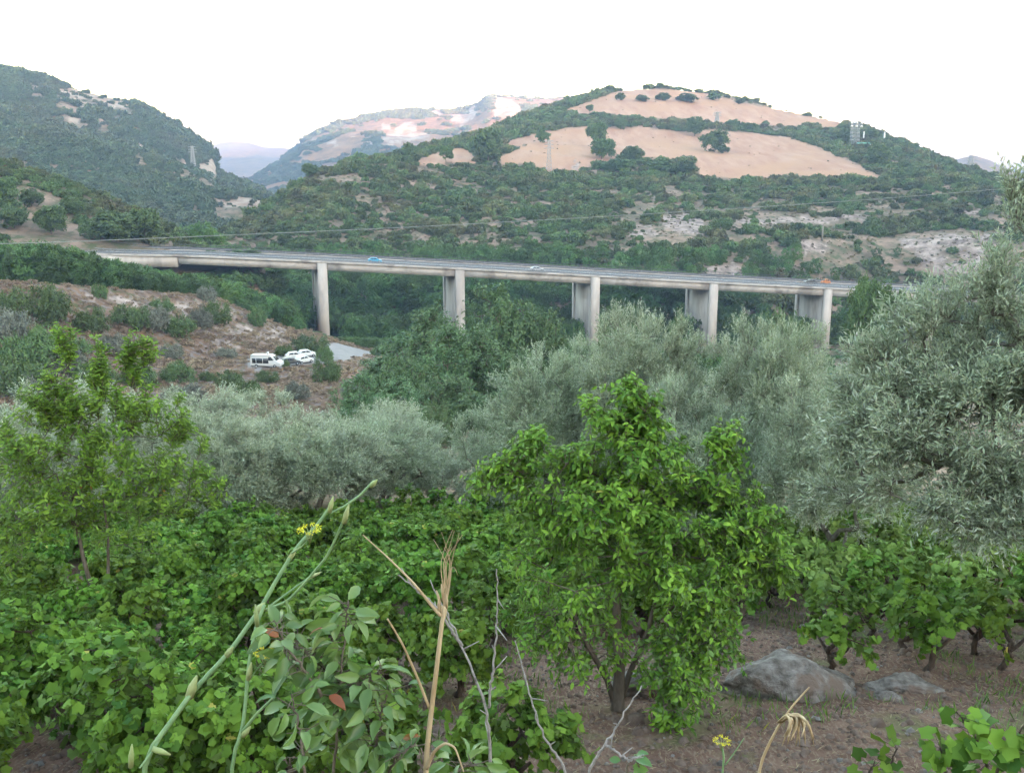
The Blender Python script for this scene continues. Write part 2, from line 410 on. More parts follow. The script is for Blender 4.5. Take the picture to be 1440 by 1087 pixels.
M['low_brush'] = leafmat('low_brush', (.10, .10, .05), (.20, .19, .10), transl=0, obvar=.6, patch=(.24, .18, .12))
M['red_cloth'] = rough_mat('red_leaf', (.35, .06, .03), (.45, .09, .05), 5, bump=0)
M['gravel_road'] = rough_mat('gravel_road', (.46, .44, .45), (.60, .58, .58), .6, bump=.2, dist=.02)

# ------------------------------------------------------------------ measured areas of the ground (outlines follow the place's edges)
def in_poly(px, py, poly):
    x = np.asarray(px); y = np.asarray(py); r = np.zeros(x.shape, bool); n = len(poly)
    for i in range(n):
        x0, y0 = poly[i]; x1, y1 = poly[(i + 1) % n]
        if y0 == y1: continue
        r ^= ((y0 > y) != (y1 > y)) & (x < (x1 - x0) * (y - y0) / (y1 - y0) + x0)
    return r
FIELDS = [
    [(582, 226), (610, 216), (655, 207), (672, 224), (668, 232), (640, 228), (600, 232)],
    [(706, 232), (700, 222), (745, 203), (705, 208), (712, 200), (740, 191), (790, 181), (835, 176), (850, 180), (900, 178), (960, 185), (1000, 182), (1060, 187), (1110, 193),
     (1150, 207), (1200, 228), (1243, 251), (1180, 250), (1100, 247), (1060, 252), (985, 250), (975, 226), (905, 222), (880, 214), (852, 230), (812, 240), (770, 240), (735, 231)],
    [(788, 156), (820, 146), (858, 131), (880, 126), (930, 125), (975, 129), (1000, 133), (1040, 143), (1085, 152), (1130, 162), (1186, 173), (1180, 180), (1120, 177),
     (1065, 176), (1020, 177), (960, 168), (920, 167), (880, 164), (850, 160), (820, 161)]]
ROCKS = [[(925, 306), (960, 300), (992, 312), (990, 330), (960, 332), (935, 322)], [(985, 374), (1050, 368), (1054, 386), (1010, 392), (980, 388)], [(1125, 337), (1165, 340), (1168, 356), (1130, 358)],
         [(1268, 332), (1400, 330), (1420, 350), (1395, 384), (1330, 386), (1290, 366), (1262, 345)], [(880, 316), (915, 316), (920, 330), (890, 330)],
         [(796, 236), (812, 226), (815, 230), (802, 243)], [(1030, 309), (1180, 305), (1180, 314), (1030, 318)], [(1340, 296), (1410, 290), (1412, 297), (1345, 303)],
         [(1180, 300), (1222, 303), (1222, 310), (1180, 310)]]
ROCKS_D = [[(38, 106), (60, 112), (62, 122), (44, 116)], [(78, 126), (118, 120), (128, 134), (100, 140), (82, 134)], [(133, 126), (150, 124), (188, 132), (186, 146), (158, 148), (134, 138)],
           [(90, 150), (118, 160), (112, 172), (92, 162)], [(136, 158), (150, 166), (158, 176), (150, 176), (138, 168)], [(190, 197), (202, 202), (200, 210), (190, 206)],
           [(252, 222), (264, 222), (262, 228), (254, 228)], [(280, 230), (300, 222), (304, 236), (298, 244), (284, 240)], [(262, 304), (275, 302), (275, 314), (264, 314)],
           [(300, 280), (386, 277), (386, 286), (302, 288)]]
CLIFFS = [[(536, 196), (546, 186), (558, 180), (568, 172), (584, 172), (586, 186), (602, 186), (604, 194), (578, 198), (562, 200), (548, 207), (534, 208)],
          [(634, 162), (656, 160), (660, 170), (648, 176), (634, 170)], [(658, 151), (672, 149), (668, 166), (660, 170)], [(694, 137), (712, 138), (736, 152), (734, 162), (718, 166), (694, 166)],
          [(436, 196), (450, 195), (452, 202), (440, 202)], [(458, 198), (472, 196), (474, 206), (460, 206)], [(514, 196), (526, 200), (526, 208), (516, 206)], [(605, 155), (622, 157), (630, 166), (612, 162)],
          [(420, 200), (428, 203), (424, 208)], [(490, 188), (500, 188), (498, 195)], [(536, 174), (552, 174), (548, 182), (538, 184)]]
ROCK_B = [[(150, 415), (190, 412), (232, 428), (290, 424), (330, 434), (330, 444), (250, 448), (200, 440), (156, 424)], [(330, 455), (400, 460), (408, 478), (372, 482), (338, 470)],
          [(270, 455), (330, 462), (338, 490), (300, 488)], [(118, 410), (136, 410), (138, 420), (120, 420)]]
LOTS = [[(345, 506), (470, 482), (530, 486), (528, 497), (478, 508), (430, 513), (372, 520), (350, 516)], [(352, 508), (440, 497), (444, 512), (360, 521)]]

ROCKS_D = [[(sum(q[0] for q in p) / len(p) + (x - sum(q[0] for q in p) / len(p)) * 1.2, sum(q[1] for q in p) / len(p) + 2 + (y - sum(q[1] for q in p) / len(p)) * 1.25) for x, y in p] for p in ROCKS_D]
def masks(X, Y, Z, lift=0.0):
    r = np.hypot(X, Y); px, py = project(X, Y, Z + lift)
    wob = 5.0 * fbm(X / 12, Y / 12, 77, 5); wob2 = 3.0 * fbm(X / 12, Y / 12, 78, 5)
    qx, qy = px + wob, py + wob2
    E = (r > 520) & (r < 1150) & (Y > 0); D = (r > 300) & (r < 1500) & (Y > 0) & (px < 420); Fm = (r > 1600) & (r < 3200) & (Y > 0); B = (r > 140) & (r < 260) & (Y > 0)
    mf = np.zeros(X.shape); mr = mf.copy(); mc = mf.copy(); ml = mf.copy()
    for p in FIELDS: mf = np.maximum(mf, (in_poly(qx, qy, p) & E))
    for p in ROCKS: mr = np.maximum(mr, in_poly(qx + 3 * wob, qy + 1.5 * wob2, p) & (r > 340) & (r < 1150))
    for p in ROCKS_D: mc = np.maximum(mc, .8 * (in_poly(px + 3 * wob, py + 2 * wob2, p) & D))
    for p in CLIFFS: mc = np.maximum(mc, in_poly(px + 3 * fbm(X / 60, Y / 60, 5), py + 3 * fbm(X / 60, Y / 60, 6), p) & Fm)
    for p in ROCK_B: mr = np.maximum(mr, in_poly(qx + wob, qy + wob2, p) & B)
    for p in LOTS: ml = np.maximum(ml, in_poly(px, py, p) & (r > 170) & (r < 250) & (Y > 0))
    return mf, mr, mc, ml

# ------------------------------------------------------------------ ground sheet
step = math.radians(.12); A1 = math.radians(41)
azs = np.concatenate([np.arange(-A1, A1 + 1e-6, step), np.arange(A1 + math.radians(2.5), 2 * PI - A1 - math.radians(1), math.radians(2.5))])
rs = 0.6 * 1.0128 ** np.arange(0, 770); rs = rs[rs < 9500]
AA, RR = np.meshgrid(azs, rs)
GX = RR * np.sin(AA); GY = RR * np.cos(AA)
AW = (AA + PI) % (2 * PI) - PI
GZ = H(GX, GY)
NR, NA = GZ.shape
# what can be seen from about the eye: running maximum of the elevation angle, per direction
ELEV = GZ / RR
RUN = np.maximum.accumulate(ELEV, axis=0)
NAF = int(round(2 * A1 / step)) + 1
def visible(X, Y, Z, margin):
    r = np.hypot(X, Y); az = np.arctan2(X, Y)
    j = np.clip(np.round((az + A1) / step).astype(int), 0, NAF - 1)
    i = np.clip((np.log(np.maximum(r, .6) / .6) / math.log(1.0128)).astype(int) - 3, 0, NR - 1)
    return (Z + margin) / r >= RUN[i, j]
mf, mr, mc, ml = masks(GX.ravel(), GY.ravel(), GZ.ravel())
r_ = RR.ravel(); x_ = GX.ravel(); y_ = GY.ravel(); z_ = GZ.ravel()
pxg, pyg = project(x_, y_, z_)
m_soil = np.clip((48 - r_) / 22, 0, 1)
m_dryB = (np.clip((r_ - 120) / 20, 0, 1) * np.clip((262 - r_) / 14, 0, 1) * np.clip((545 - pxg) / 50, 0, 1)) * (y_ > 0)
m_far = np.clip((r_ - 1500) / 400, 0, 1)
V = np.stack([x_, y_, z_], 1)
V = np.concatenate([V, [[0, 0, hz(0, 0)]]])
i = np.arange(NR - 1)[:, None] * NA; j = np.arange(NA)[None]; k = (j + 1) % NA
Fq = np.stack([i + j, i + NA + j, i + NA + k, i + k], -1).reshape(-1, 4)
Ft = np.stack([np.full(NA, NR * NA), np.arange(NA), (np.arange(NA) + 1) % NA], 1)

m, nt, bs, out = mat_new('ground')
tc = N(nt, 'ShaderNodeTexCoord'); P = tc.outputs['Object']
base = mixc(nt, ramp(nt, noise_(nt, P, .05, 8, .65), .42, .58), (.15, .115, .08), (.30, .21, .16))
base = mixc(nt, ramp(nt, noise_(nt, P, .22, 8, .7), .47, .60), base, (.09, .10, .05))
far = mixc(nt, ramp(nt, noise_(nt, P, .02, 10, .78), .36, .60), (.13, .085, .05), (.32, .19, .105))
base = mixc(nt, attr(nt, 'm_far'), base, far)
dry = mixc(nt, ramp(nt, noise_(nt, P, .35, 6, .62), .38, .60), (.11, .07, .052), (.22, .135, .088))
dry = mixc(nt, ramp(nt, noise_(nt, P, .9, 5, .6), .52, .60), dry, (.20, .17, .165))
dry = mixc(nt, ramp(nt, noise_(nt, P, .22, 5, .6), .56, .64), dry, (.09, .095, .045))
base = mixc(nt, attr(nt, 'm_dry'), base, dry)
mp = N(nt, 'ShaderNodeMapping'); mp.inputs['Rotation'].default_value = (0, 0, .5); mp.inputs['Scale'].default_value = (1, .12, 1); nt.links.new(P, mp.inputs['Vector'])
fld = mixc(nt, ramp(nt, noise_(nt, mp.outputs[0], .12, 6, .6), .36, .64), (.35, .195, .135), (.44, .28, .20))
fld = mixc(nt, ramp(nt, noise_(nt, P, .02, 5, .6), .45, .62), fld, (.41, .245, .155))
base = mixc(nt, attr(nt, 'm_field'), base, fld)
rk = mixc(nt, ramp(nt, noise_(nt, P, .25, 8, .7), .40, .60), (.17, .13, .115), (.44, .35, .305))
base = mixc(nt, math_(nt, 'MULTIPLY', attr(nt, 'm_rock'), ramp(nt, noise_(nt, P, .09, 6, .7), .38, .50)), base, rk)
cl = mixc(nt, ramp(nt, noise_(nt, P, .03, 8, .7), .42, .62), (.46, .38, .31), (.28, .17, .115))
base = mixc(nt, attr(nt, 'm_cliff'), base, cl)
base = mixc(nt, attr(nt, 'm_lot'), base, mixc(nt, noise_(nt, P, .6, 5), (.20, .185, .18), (.37, .345, .335)))
soil = mixc(nt, ramp(nt, noise_(nt, P, 1.6, 8, .65), .36, .62), (.11, .062, .045), (.20, .125, .095))
mp2 = N(nt, 'ShaderNodeMapping'); mp2.inputs['Rotation'].default_value = (0, 0, .4); mp2.inputs['Scale'].default_value = (1, .22, 1); nt.links.new(P, mp2.inputs['Vector'])
soil = mixc(nt, ramp(nt, noise_(nt, mp2.outputs[0], 34, 6, .7), .50, .62), soil, (.25, .18, .135))
soil = mixc(nt, ramp(nt, noise_(nt, P, .7, 5, .6), .52, .66), soil, (.12, .135, .06))
base = mixc(nt, attr(nt, 'm_soil'), base, soil)
nt.links.new(base, bs.inputs['Base Color']); bs.inputs['Roughness'].default_value = .95; bs.inputs['Specular IOR Level'].default_value = .1
b1 = N(nt, 'ShaderNodeBump'); b1.inputs['Strength'].default_value = .7; b1.inputs['Distance'].default_value = .03
nt.links.new(math_(nt, 'MULTIPLY', noise_(nt, P, 16, 8, .7), attr(nt, 'm_soil')), b1.inputs['Height'])
b2 = N(nt, 'ShaderNodeBump'); b2.inputs['Strength'].default_value = .8; b2.inputs['Distance'].default_value = 12.0
nt.links.new(math_(nt, 'MULTIPLY', noise_(nt, P, .02, 9, .7), attr(nt, 'm_far')), b2.inputs['Height']); nt.links.new(b1.outputs[0], b2.inputs['Normal'])
nt.links.new(b2.outputs[0], bs.inputs['Normal'])
pad = lambda a: np.concatenate([np.asarray(a, float), [0.]])
gme = mesh_np('ground', V, [Fq, Ft], m, True, {'m_soil': np.concatenate([m_soil, [1.]]), 'm_field': pad(mf), 'm_rock': pad(mr), 'm_cliff': pad(mc), 'm_lot': pad(ml), 'm_dry': pad(m_dryB), 'm_far': pad(m_far)})
tag(obj('ground', gme), kind='structure')

# ------------------------------------------------------------------ bridge
Y0 = 288.0
JX = [255, 453, 647, 838, 1005, 1166, 1312, 1450]
JY = [359.5, 368.3, 378, 388.3, 397.6, 405.6, 412.5, 418.5]
JP = []
for t, (jx, jy) in enumerate(zip(JX, JY)):
    Yw = Y0 * (1 + .022 * t); d = ray(jx, jy); JP.append(d * (Yw / d[1]))
JP = np.array(JP)
dirb = JP[6] - JP[0]; dirb[2] = 0; dirb /= np.linalg.norm(dirb)
nrm_ = np.array([-dirb[1], dirb[0], 0.])            # away from the camera
# smooth line of the near edge, carried on to the left where the road bends away into the hillside
lp = [JP[0] - dirb * 22 + [0, 0, .6], JP[0] - dirb * 40 + nrm_ * 6 + [0, 0, 1.6], JP[0] - dirb * 55 + nrm_ * 22 + [0, 0, 2.4], JP[0] - dirb * 64 + nrm_ * 46 + [0, 0, 3.4]]
path = np.array(lp[::-1] + list(JP))
def resample(P, step):
    P = np.asarray(P); seg = np.linalg.norm(np.diff(P, axis=0), axis=1); s = np.concatenate([[0], np.cumsum(seg)])
    q = np.arange(0, s[-1], step); R = np.stack([np.interp(q, s, P[:, i]) for i in range(3)], 1)
    for _ in range(12): R[1:-1] = .25 * R[:-2] + .5 * R[1:-1] + .25 * R[2:]
    return R
def offset_line(P, off, dz):
    T = np.gradient(P, axis=0); T[:, 2] = 0; T /= np.linalg.norm(T, axis=1)[:, None]
    Nn = np.stack([-T[:, 1], T[:, 0], 0 * T[:, 0]], 1)
    return P + Nn * off + np.array([0, 0, dz])
def sweep(mb, P, prof):
    """closed profile of (offset away from camera, height) swept along P"""
    n = len(prof); V = np.stack([offset_line(P, o, h) for o, h in prof], 1).reshape(-1, 3)
    i = np.arange(len(P) - 1)[:, None] * n; j = np.arange(n)[None]; k = (j + 1) % n
    mb.add(V, [np.stack([i + j, i + k, i + n + k, i + n + j], -1).reshape(-1, 4), np.array([list(range(n))[::-1], list(range((len(P) - 1) * n, len(P) * n))])])
DW = 17.0
LINE = resample(path, 2.0)
broot = empty('road_bridge', JP[3] - [0, 0, 25], label='long pale concrete road viaduct crossing the valley on tall blade piers', cat='bridge')
BLOC = Vector([float(v) for v in JP[3] - [0, 0, 25]])
def bpart(name, mb, mat):
    me = mb.mesh(name, mat); o = obj(name, me, broot); o.location = -BLOC; return o
mb = MB(); sweep(mb, LINE, [(0, 0), (DW, 0), (DW, -.38), (0, -.38)]); bpart('deck_slab', mb, M['concrete'])
mb = MB(); sweep(mb, LINE, [(.75, .012), (DW - .75, .012), (DW - .75, .06), (.75, .06)]); road = bpart('road_surface', mb, M['asphalt'])
for off in (1.6, DW / 2 - .2, DW / 2 + .2, DW - 1.6):
    mb = MB(); sweep(mb, LINE, [(off - .08, .064), (off + .08, .064), (off + .08, .068), (off - .08, .068)])
    o = obj('road_marking', mb.mesh('road_marking', M['paint']), road)
for off in (0.0, DW - .35):
    mb = MB(); sweep(mb, LINE, [(off, .003), (off + .35, .003), (off + .35, .26), (off, .26)]); bpart('kerb', mb, M['concrete'])
def railing(off, h, name, post_r, spacing, bars, mat='rail'):
    L = offset_line(LINE, off, 0); q = resample(L, spacing)
    mb = MB(); mb.frusta(q + [0, 0, .2], q + [0, 0, h], post_r, post_r, 4)
    for bh, bw in bars:
        sweep(mb, LINE, [(off - .04, bh - bw / 2), (off + .04, bh - bw / 2), (off + .04, bh + bw / 2), (off - .04, bh + bw / 2)])
    return bpart(name, mb, M[mat])
railing(.18, 1.15, 'guard_rail', .05, 2.0, [(.60, .30), (1.1, .10)])
railing(DW - .18, 1.15, 'guard_rail', .05, 2.0, [(.60, .30), (1.1, .10)])
railing(DW - .05, 1.9, 'parapet_fence', .05, 1.5, [(.72, .85), (1.8, .10)], 'dark_rail')
railing(DW / 2, .85, 'median_barrier', .05, 2.0, [(.60, .30)])
def pt_on(t):   # point on the joint polyline
    i = min(int(math.floor(t)), len(JP) - 2) if t >= 0 else 0
    return JP[i] + (JP[i + 1] - JP[i]) * (t - i)
for t in range(0, 7):       # box beams between the piers
    a = pt_on(t); b = pt_on(t + 1)
    g = 1.42
    u = (b - a) / np.linalg.norm(b - a)
    a2 = a + u * (g if t > 0 else -1.0); b2 = b - u * g
    mb = MB()
    P2 = np.linspace(a2, b2, 6)
    for o0, o1 in ((.45, 5.0), (DW - 5.0, DW - .45)):
        sweep(mb, P2, [(o0, -.385), (o1, -.385), (o1 - .25, -2.55), (o0 + .25, -2.55)])
    for f in (.33, .66):
        c = a2 + (b2 - a2) * f + nrm_ * .40 + np.array([0, 0, -1.45]); mb.box(c, (.25, .14, 1.9), math.atan2(dirb[1], dirb[0]))
    bpart('deck_beam', mb, M['concrete'])
mb = MB(); P2 = np.linspace(JP[0] - dirb * 24 + [0, 0, .7], JP[0] - dirb * 1.3, 8)   # abutment wall on the left
sweep(mb, P2, [(.3, -.385), (DW - .3, -.385), (DW - .3, -3.4), (.3, -3.4)]); bpart('abutment', mb, M['concrete_stain'])
rotb = math.atan2(dirb[1], dirb[0])
for t in range(1, 7):
    p = JP[t]; base_z = min(hz(p[0], p[1]), hz(*(p + nrm_ * DW)[:2])) - 2
    mb = MB(); h = p[2] - .39 - base_z
    an = rotb + math.radians(7.8); nd = np.array([-math.sin(an), math.cos(an), 0.])      # the piers stand slightly askew under the deck
    cc = p + nd * (DW / 2)
    mb.box((cc[0], cc[1], base_z + h / 2), (2.35, DW - .5, h), an)
    pe = p + nd * .6; mb.box((pe[0], pe[1], base_z + h / 2 - .003), (2.75, 1.3, h), an)
    pe = p + nd * (DW - 1.2); mb.box((pe[0], pe[1], base_z + h / 2 - .006), (2.9, 2.1, h), an)
    bpart('pier', mb, M['concrete_stain'])

# ------------------------------------------------------------------ vehicles
def car(name, paint, loc, rz, label, group=None, L=4.2, W=1.7, Hh=1.45, kind='car', pitch=0):
    root = empty(name, loc, rz, label, 'car' if kind == 'car' else 'van', group); root.rotation_euler[1] = pitch
    if kind == 'car':
        prof = [(-.50, .24), (-.50, .52), (-.47, .66), (-.36, .70), (.24, .66), (.44, .58), (.50, .44), (.50, .22)]
        roofp = [(-.42, .69), (-.30, .97), (-.20, 1.0), (.04, 1.0), (.12, .96), (.29, .655)]
    else:
        prof = [(-.50, .16), (-.50, .55), (-.50, .60), (-.20, .60), (.34, .58), (.46, .48), (.50, .38), (.50, .16)]
        roofp = [(-.499, .597), (-.49, .98), (-.46, 1.0), (.16, 1.0), (.24, .95), (.36, .575)]
    def extr(pr, w0, w1=None):
        w1 = w0 if w1 is None else w1
        V = []; n = len(pr)
        zt = max(q[1] for q in pr); zb = min(q[1] for q in pr)
        for s in (-1, 1):
            for x, z in pr:
                w = w0 + (w1 - w0) * (z - zb) / max(zt - zb, 1e-6)
                V.append([x * L, s * w / 2, z * Hh])
        f = [np.array([list(range(n)), list(range(n, 2 * n))[::-1]]), np.array([[i, n + i, n + (i + 1) % n, (i + 1) % n] for i in range(n)])]
        return V, f
    mb = MB(); mb.add(*extr(prof, W)); mb.add(*extr(roofp, W * .96, W * .78))
    me = mb.mesh('body', paint)
    b = obj('body', me, root); bv = b.modifiers.new('b', 'BEVEL'); bv.width = .05; bv.segments = 2; bv.limit_method = 'ANGLE'
    if kind == 'car': wins = [[(-.36, .72), (-.27, .93), (-.10, .94), (-.10, .71)], [(-.07, .71), (-.07, .94), (.05, .93), (.17, .70)]]
    else: wins = [[(.10, .62), (.10, .90), (.19, .90), (.28, .62)]]
    for w in wins:
        for s in (-1, 1):
            mbw = MB(); V = []
            for (x, z) in w:
                ww = W * .96 + (W * .78 - W * .96) * ((z - roofp[0][1]) / (1 - roofp[0][1]))
                V += [[x * L, s * (ww / 2 + .008), z * Hh], [x * L, s * (ww / 2 - .03), z * Hh]]
            n = 4; mbw.add(V, [np.array([[0, 2, 4, 6], [1, 7, 5, 3]]), np.array([[0, 1, 3, 2], [2, 3, 5, 4], [4, 5, 7, 6], [6, 7, 1, 0]])])
            obj('window', mbw.mesh('window', M['glass']), root)
    xs = (.13, .28) if kind == 'car' else (.25, .355)
    zz = (.95, .67) if kind == 'car' else (.93, .60)
    mbw = MB(); a = W * .36
    mbw.add([[xs[0] * L + .03, -a * .95, zz[0] * Hh], [xs[0] * L + .03, a * .95, zz[0] * Hh], [xs[1] * L + .03, a * 1.1, zz[1] * Hh], [xs[1] * L + .03, -a * 1.1, zz[1] * Hh],
             [xs[0] * L - .05, -a * .95, zz[0] * Hh], [xs[0] * L - .05, a * .95, zz[0] * Hh], [xs[1] * L - .05, a * 1.1, zz[1] * Hh], [xs[1] * L - .05, -a * 1.1, zz[1] * Hh]],
            np.array([[0, 3, 2, 1], [4, 5, 6, 7], [0, 1, 5, 4], [1, 2, 6, 5], [2, 3, 7, 6], [3, 0, 4, 7]]))
    obj('windscreen', mbw.mesh('windscreen', M['glass']), root)
    for x in (-.30, .31):
        for s in (-1, 1):
            R = .31
            mbw = MB(); mbw.tube([[x * L, s * (W / 2 - .2), R], [x * L, s * (W / 2 + .02), R]], [R, R], 14)
            wh = obj('wheel', mbw.mesh('wheel', M['rubber']), root)
            mbw = MB(); mbw.tube([[x * L, s * (W / 2 - .02), R], [x * L, s * (W / 2 + .035), R]], [R * .6, R * .55], 10)
            obj('rim', mbw.mesh('rim', M['lattice']), wh)
    for s in (-1, 1):
        mbw = MB(); mbw.box((L * .493, s * W * .36, Hh * .47), (.08, .3, .14)); obj('headlight', mbw.mesh('headlight', M['lamp_glass']), root)
        mbw = MB(); mbw.box((-L * .496, s * W * .38, Hh * .56), (.06, .2, .2)); obj('tail_light', mbw.mesh('tail_light', M['red_cloth']), root)
    if kind == 'van':   # the long dark opening in its side
        for s in (-1, 1):
            mbw = MB(); mbw.box((-.16 * L, s * (W / 2 - .03), .58 * Hh), (.54 * L, .10, .40 * Hh)); op = obj('side_opening', mbw.mesh('side_opening', M['glass']), root)
            for q in (-.30, -.08): 
                mbw = MB(); mbw.box((q * L, s * (W / 2 + .025), .58 * Hh), (.09, .03, .40 * Hh)); obj('pillar', mbw.mesh('pillar', M['white_paint']), op)
        mbw = MB(); mbw.box((-.16 * L, 0, 1.015 * Hh), (.66 * L, W * .92, .07)); obj('roof_panel', mbw.mesh('roof_panel', M['white_paint']), root)
        mbw = MB(); mbw.box((.04 * L, 0, 1.14 * Hh), (.28, .5, .5)); obj('roof_vent', mbw.mesh('roof_vent', M['white_paint']), root)
    return root
def on_bridge(px, off):
    d = ray(px, 380); best = None
    L = offset_line(LINE, off, .065)
    pxs, _ = project(L[:, 0], L[:, 1], L[:, 2]); i = int(np.argmin(np.abs(pxs - px))); return L[i], math.atan2(L[min(i + 1, len(L) - 1)][1] - L[i - 1][1], L[min(i + 1, len(L) - 1)][0] - L[i - 1][0]), math.asin((L[i + 1][2] - L[i - 1][2]) / np.linalg.norm(L[i + 1] - L[i - 1]))
p, a, sl = on_bridge(531, 5.5); car('passenger_car', M['blue_paint'], p, a, 'bright blue car driving along the viaduct', None, pitch=-sl)
p, a, sl = on_bridge(757, 5.5); car('passenger_car', M['silver_paint'], p, a, 'silver grey car on the middle of the viaduct', None, L=4.3, Hh=1.3, pitch=-sl)
p, a, sl = on_bridge(1136, 11.5); car('passenger_car', M['dark_paint'], p, a + PI, 'dark car near the right end of the viaduct', None, pitch=sl)
p, a, sl = on_bridge(1157, 12.5); car('passenger_car', M['orange_paint'], p, a + PI, 'small orange vehicle half hidden by the viaduct railing', None, L=3.0, Hh=1.7, W=1.5, pitch=sl)
def parked(px, py, rz, paint, label, **k):
    p, r = ground_at(px, py, 150, 260); return car(k.pop('name', 'parked_car'), paint, p, rz, label, **k)
parked(376, 517, -.10, M['white_paint'], 'white van with a long dark side opening parked on the gravel lot', name='parked_van', kind='van', L=5.5, W=2.0, Hh=2.15)
parked(408, 514, .5, M['dark_paint'], 'dark green car parked between the white van and the white cars', group='cars parked on the gravel lot', L=3.7)
parked(427, 511, .9, M['white_paint'], 'white car nearest the camera in the gravel lot, beside the dark car', group='cars parked on the gravel lot', L=3.7)
parked(431, 502, .55, M['white_paint'], 'white car at the back of the gravel lot below the first pier', group='cars parked on the gravel lot', L=3.8)
parked(415, 505, .4, M['white_paint'], 'white car parked behind the dark car beside the slope', group='cars parked on the gravel lot', L=3.8)

# ------------------------------------------------------------------ plants: growth
def unit(v): return v / (np.linalg.norm(v, axis=-1, keepdims=True) + 1e-9)
def grow(rng, ells, trunk, K, Msh, L, clump_r, shoot, leaf, tmpl, up=.4, out=1.0, droop=.2, leaf_out=.5, r0=None, surf=.55, twig_r=.004, tip_r=.01, twig_frac=1.0, spread=1.0, size_var=.3, sides=5, trunk_wob=.04, flat_up=.0):
    """ells: (cx,cy,cz,rx,ry,rz,weight). returns (wood, foliage) mesh builders"""
    ells = np.array(ells, float); w = ells[:, 6] / ells[:, 6].sum()
    idx = rng.choice(len(ells), K, p=w); e = ells[idx]
    d = unit(rng.normal(size=(K, 3))); rad = rng.uniform(surf, 1, K) ** .7
    C = e[:, :3] + d * e[:, 3:6] * rad[:, None]
    ccen = (ells[:, :3] * w[:, None]).sum(0)
    # wood: connect every clump centre to the nearest node already grown
    trunk = np.array(trunk, float)
    nodes = [tuple(q[:3]) for q in trunk]; par = list(range(-1, len(trunk) - 1)); cnt = [0] * len(nodes)
    top = trunk[-1, :3]
    order = np.argsort(np.linalg.norm(C - top, axis=1))
    clump_node = []
    for ci in order:
        c = C[ci]; A = np.array(nodes)
        dist = np.linalg.norm(A - c, axis=1) + .35 * np.maximum(0, A[:, 2] - c[2]) * 2
        dist[:max(1, len(trunk) - 2)] += .6 * np.linalg.norm(c - top) * 0 + 5
        j = int(np.argmin(dist)); a = A[j]; ln = np.linalg.norm(c - a); ns = int(np.clip(ln / .35, 1, 5))
        prev = j
        for s in range(1, ns + 1):
            t = s / ns; q = a + (c - a) * t + rng.normal(size=3) * .05 * ln * (t < 1) + np.array([0, 0, .10 * ln * math.sin(PI * t)]) * (1 if c[2] > a[2] else -.3)
            nodes.append(tuple(q)); par.append(prev); cnt.append(0); prev = len(nodes) - 1
        cnt[prev] += 1
    A = np.array(nodes); cnt = np.array(cnt, float)
    for i in range(len(nodes) - 1, 0, -1):
        if par[i] >= 0: cnt[par[i]] += cnt[i]
    r0 = trunk[0, 3] if r0 is None else r0
    R = np.maximum(tip_r, trunk[-1, 3] * np.sqrt(cnt / max(cnt[len(trunk) - 1], 1)))
    R[:len(trunk)] = trunk[:, 3]
    wood = MB()
    tp = resample_s(trunk, 9, rng, trunk_wob)
    wood.tube(tp[:, :3], tp[:, 3], 9)
    pi = np.array(par); k = np.arange(len(nodes)) >= len(trunk)
    ii = np.nonzero(k)[0]
    wood.frusta(A[pi[ii]], A[ii], np.minimum(R[pi[ii]], R[ii] * 1.5), R[ii], sides)
    # shoots
    n = K * Msh
    base = np.repeat(C, Msh, 0); cen = np.repeat(e[:, :3], Msh, 0) * .6 + ccen * .4
    off = unit(rng.normal(size=(n, 3))) * clump_r * rng.uniform(.1, 1, n)[:, None]
    b = base + off * .6
    sd = unit(unit(base - cen) * out + unit(off) * .9 * spread + rng.normal(size=(n, 3)) * .35 + np.array([0, 0, up]))
    sl = shoot * rng.uniform(.55, 1.3, n)
    mid = b + sd * (sl * .5)[:, None]; tip = b + sd * sl[:, None] - np.array([0, 0, 1]) * (droop * sl)[:, None] * .6
    if twig_r > 0:
        m_ = rng.random(n) < twig_frac
        wood.frusta(b[m_], mid[m_], twig_r, twig_r * .8, 3); wood.frusta(mid[m_], tip[m_], twig_r * .8, twig_r * .4, 3)
    t = np.tile((np.arange(L) + .6) / L, n)[:, None] ** .9
    B = np.repeat(b, L, 0); Mi = np.repeat(mid, L, 0); Ti = np.repeat(tip, L, 0)
    P = (1 - t) ** 2 * B + 2 * t * (1 - t) * Mi + t ** 2 * Ti
    D = np.repeat(sd, L, 0)
    side = unit(np.cross(D, rng.normal(size=(n * L, 3))))
    ax = unit(D * leaf_out + side + np.array([0, 0, -droop]) + rng.normal(size=(n * L, 3)) * .2)
    nrm = unit(np.array([0, 0, 1.]) * (0.6 + flat_up) + unit(P - ccen) * .5 + rng.normal(size=(n * L, 3)) * .55)
    S = leaf * rng.uniform(1 - size_var, 1 + size_var, n * L)
    tint = np.clip(np.repeat(np.repeat(rng.random(K), Msh), L) * .45 + rng.random(n * L) * .55, 0, 1)
    fol = MB(); fol.leaves(P + rng.normal(size=P.shape) * leaf * .15, ax, nrm, S, tmpl, tint)
    return wood, fol
def resample_s(tr, n, rng, wob):
    s = np.linspace(0, len(tr) - 1, n); q = np.stack([np.interp(s, np.arange(len(tr)), tr[:, i]) for i in range(4)], 1)
    q[1:-1, :2] += rng.normal(size=(n - 2, 2)) * wob * q[1:-1, 3:4] * 3
    q[0, 3] *= 1.35; return q

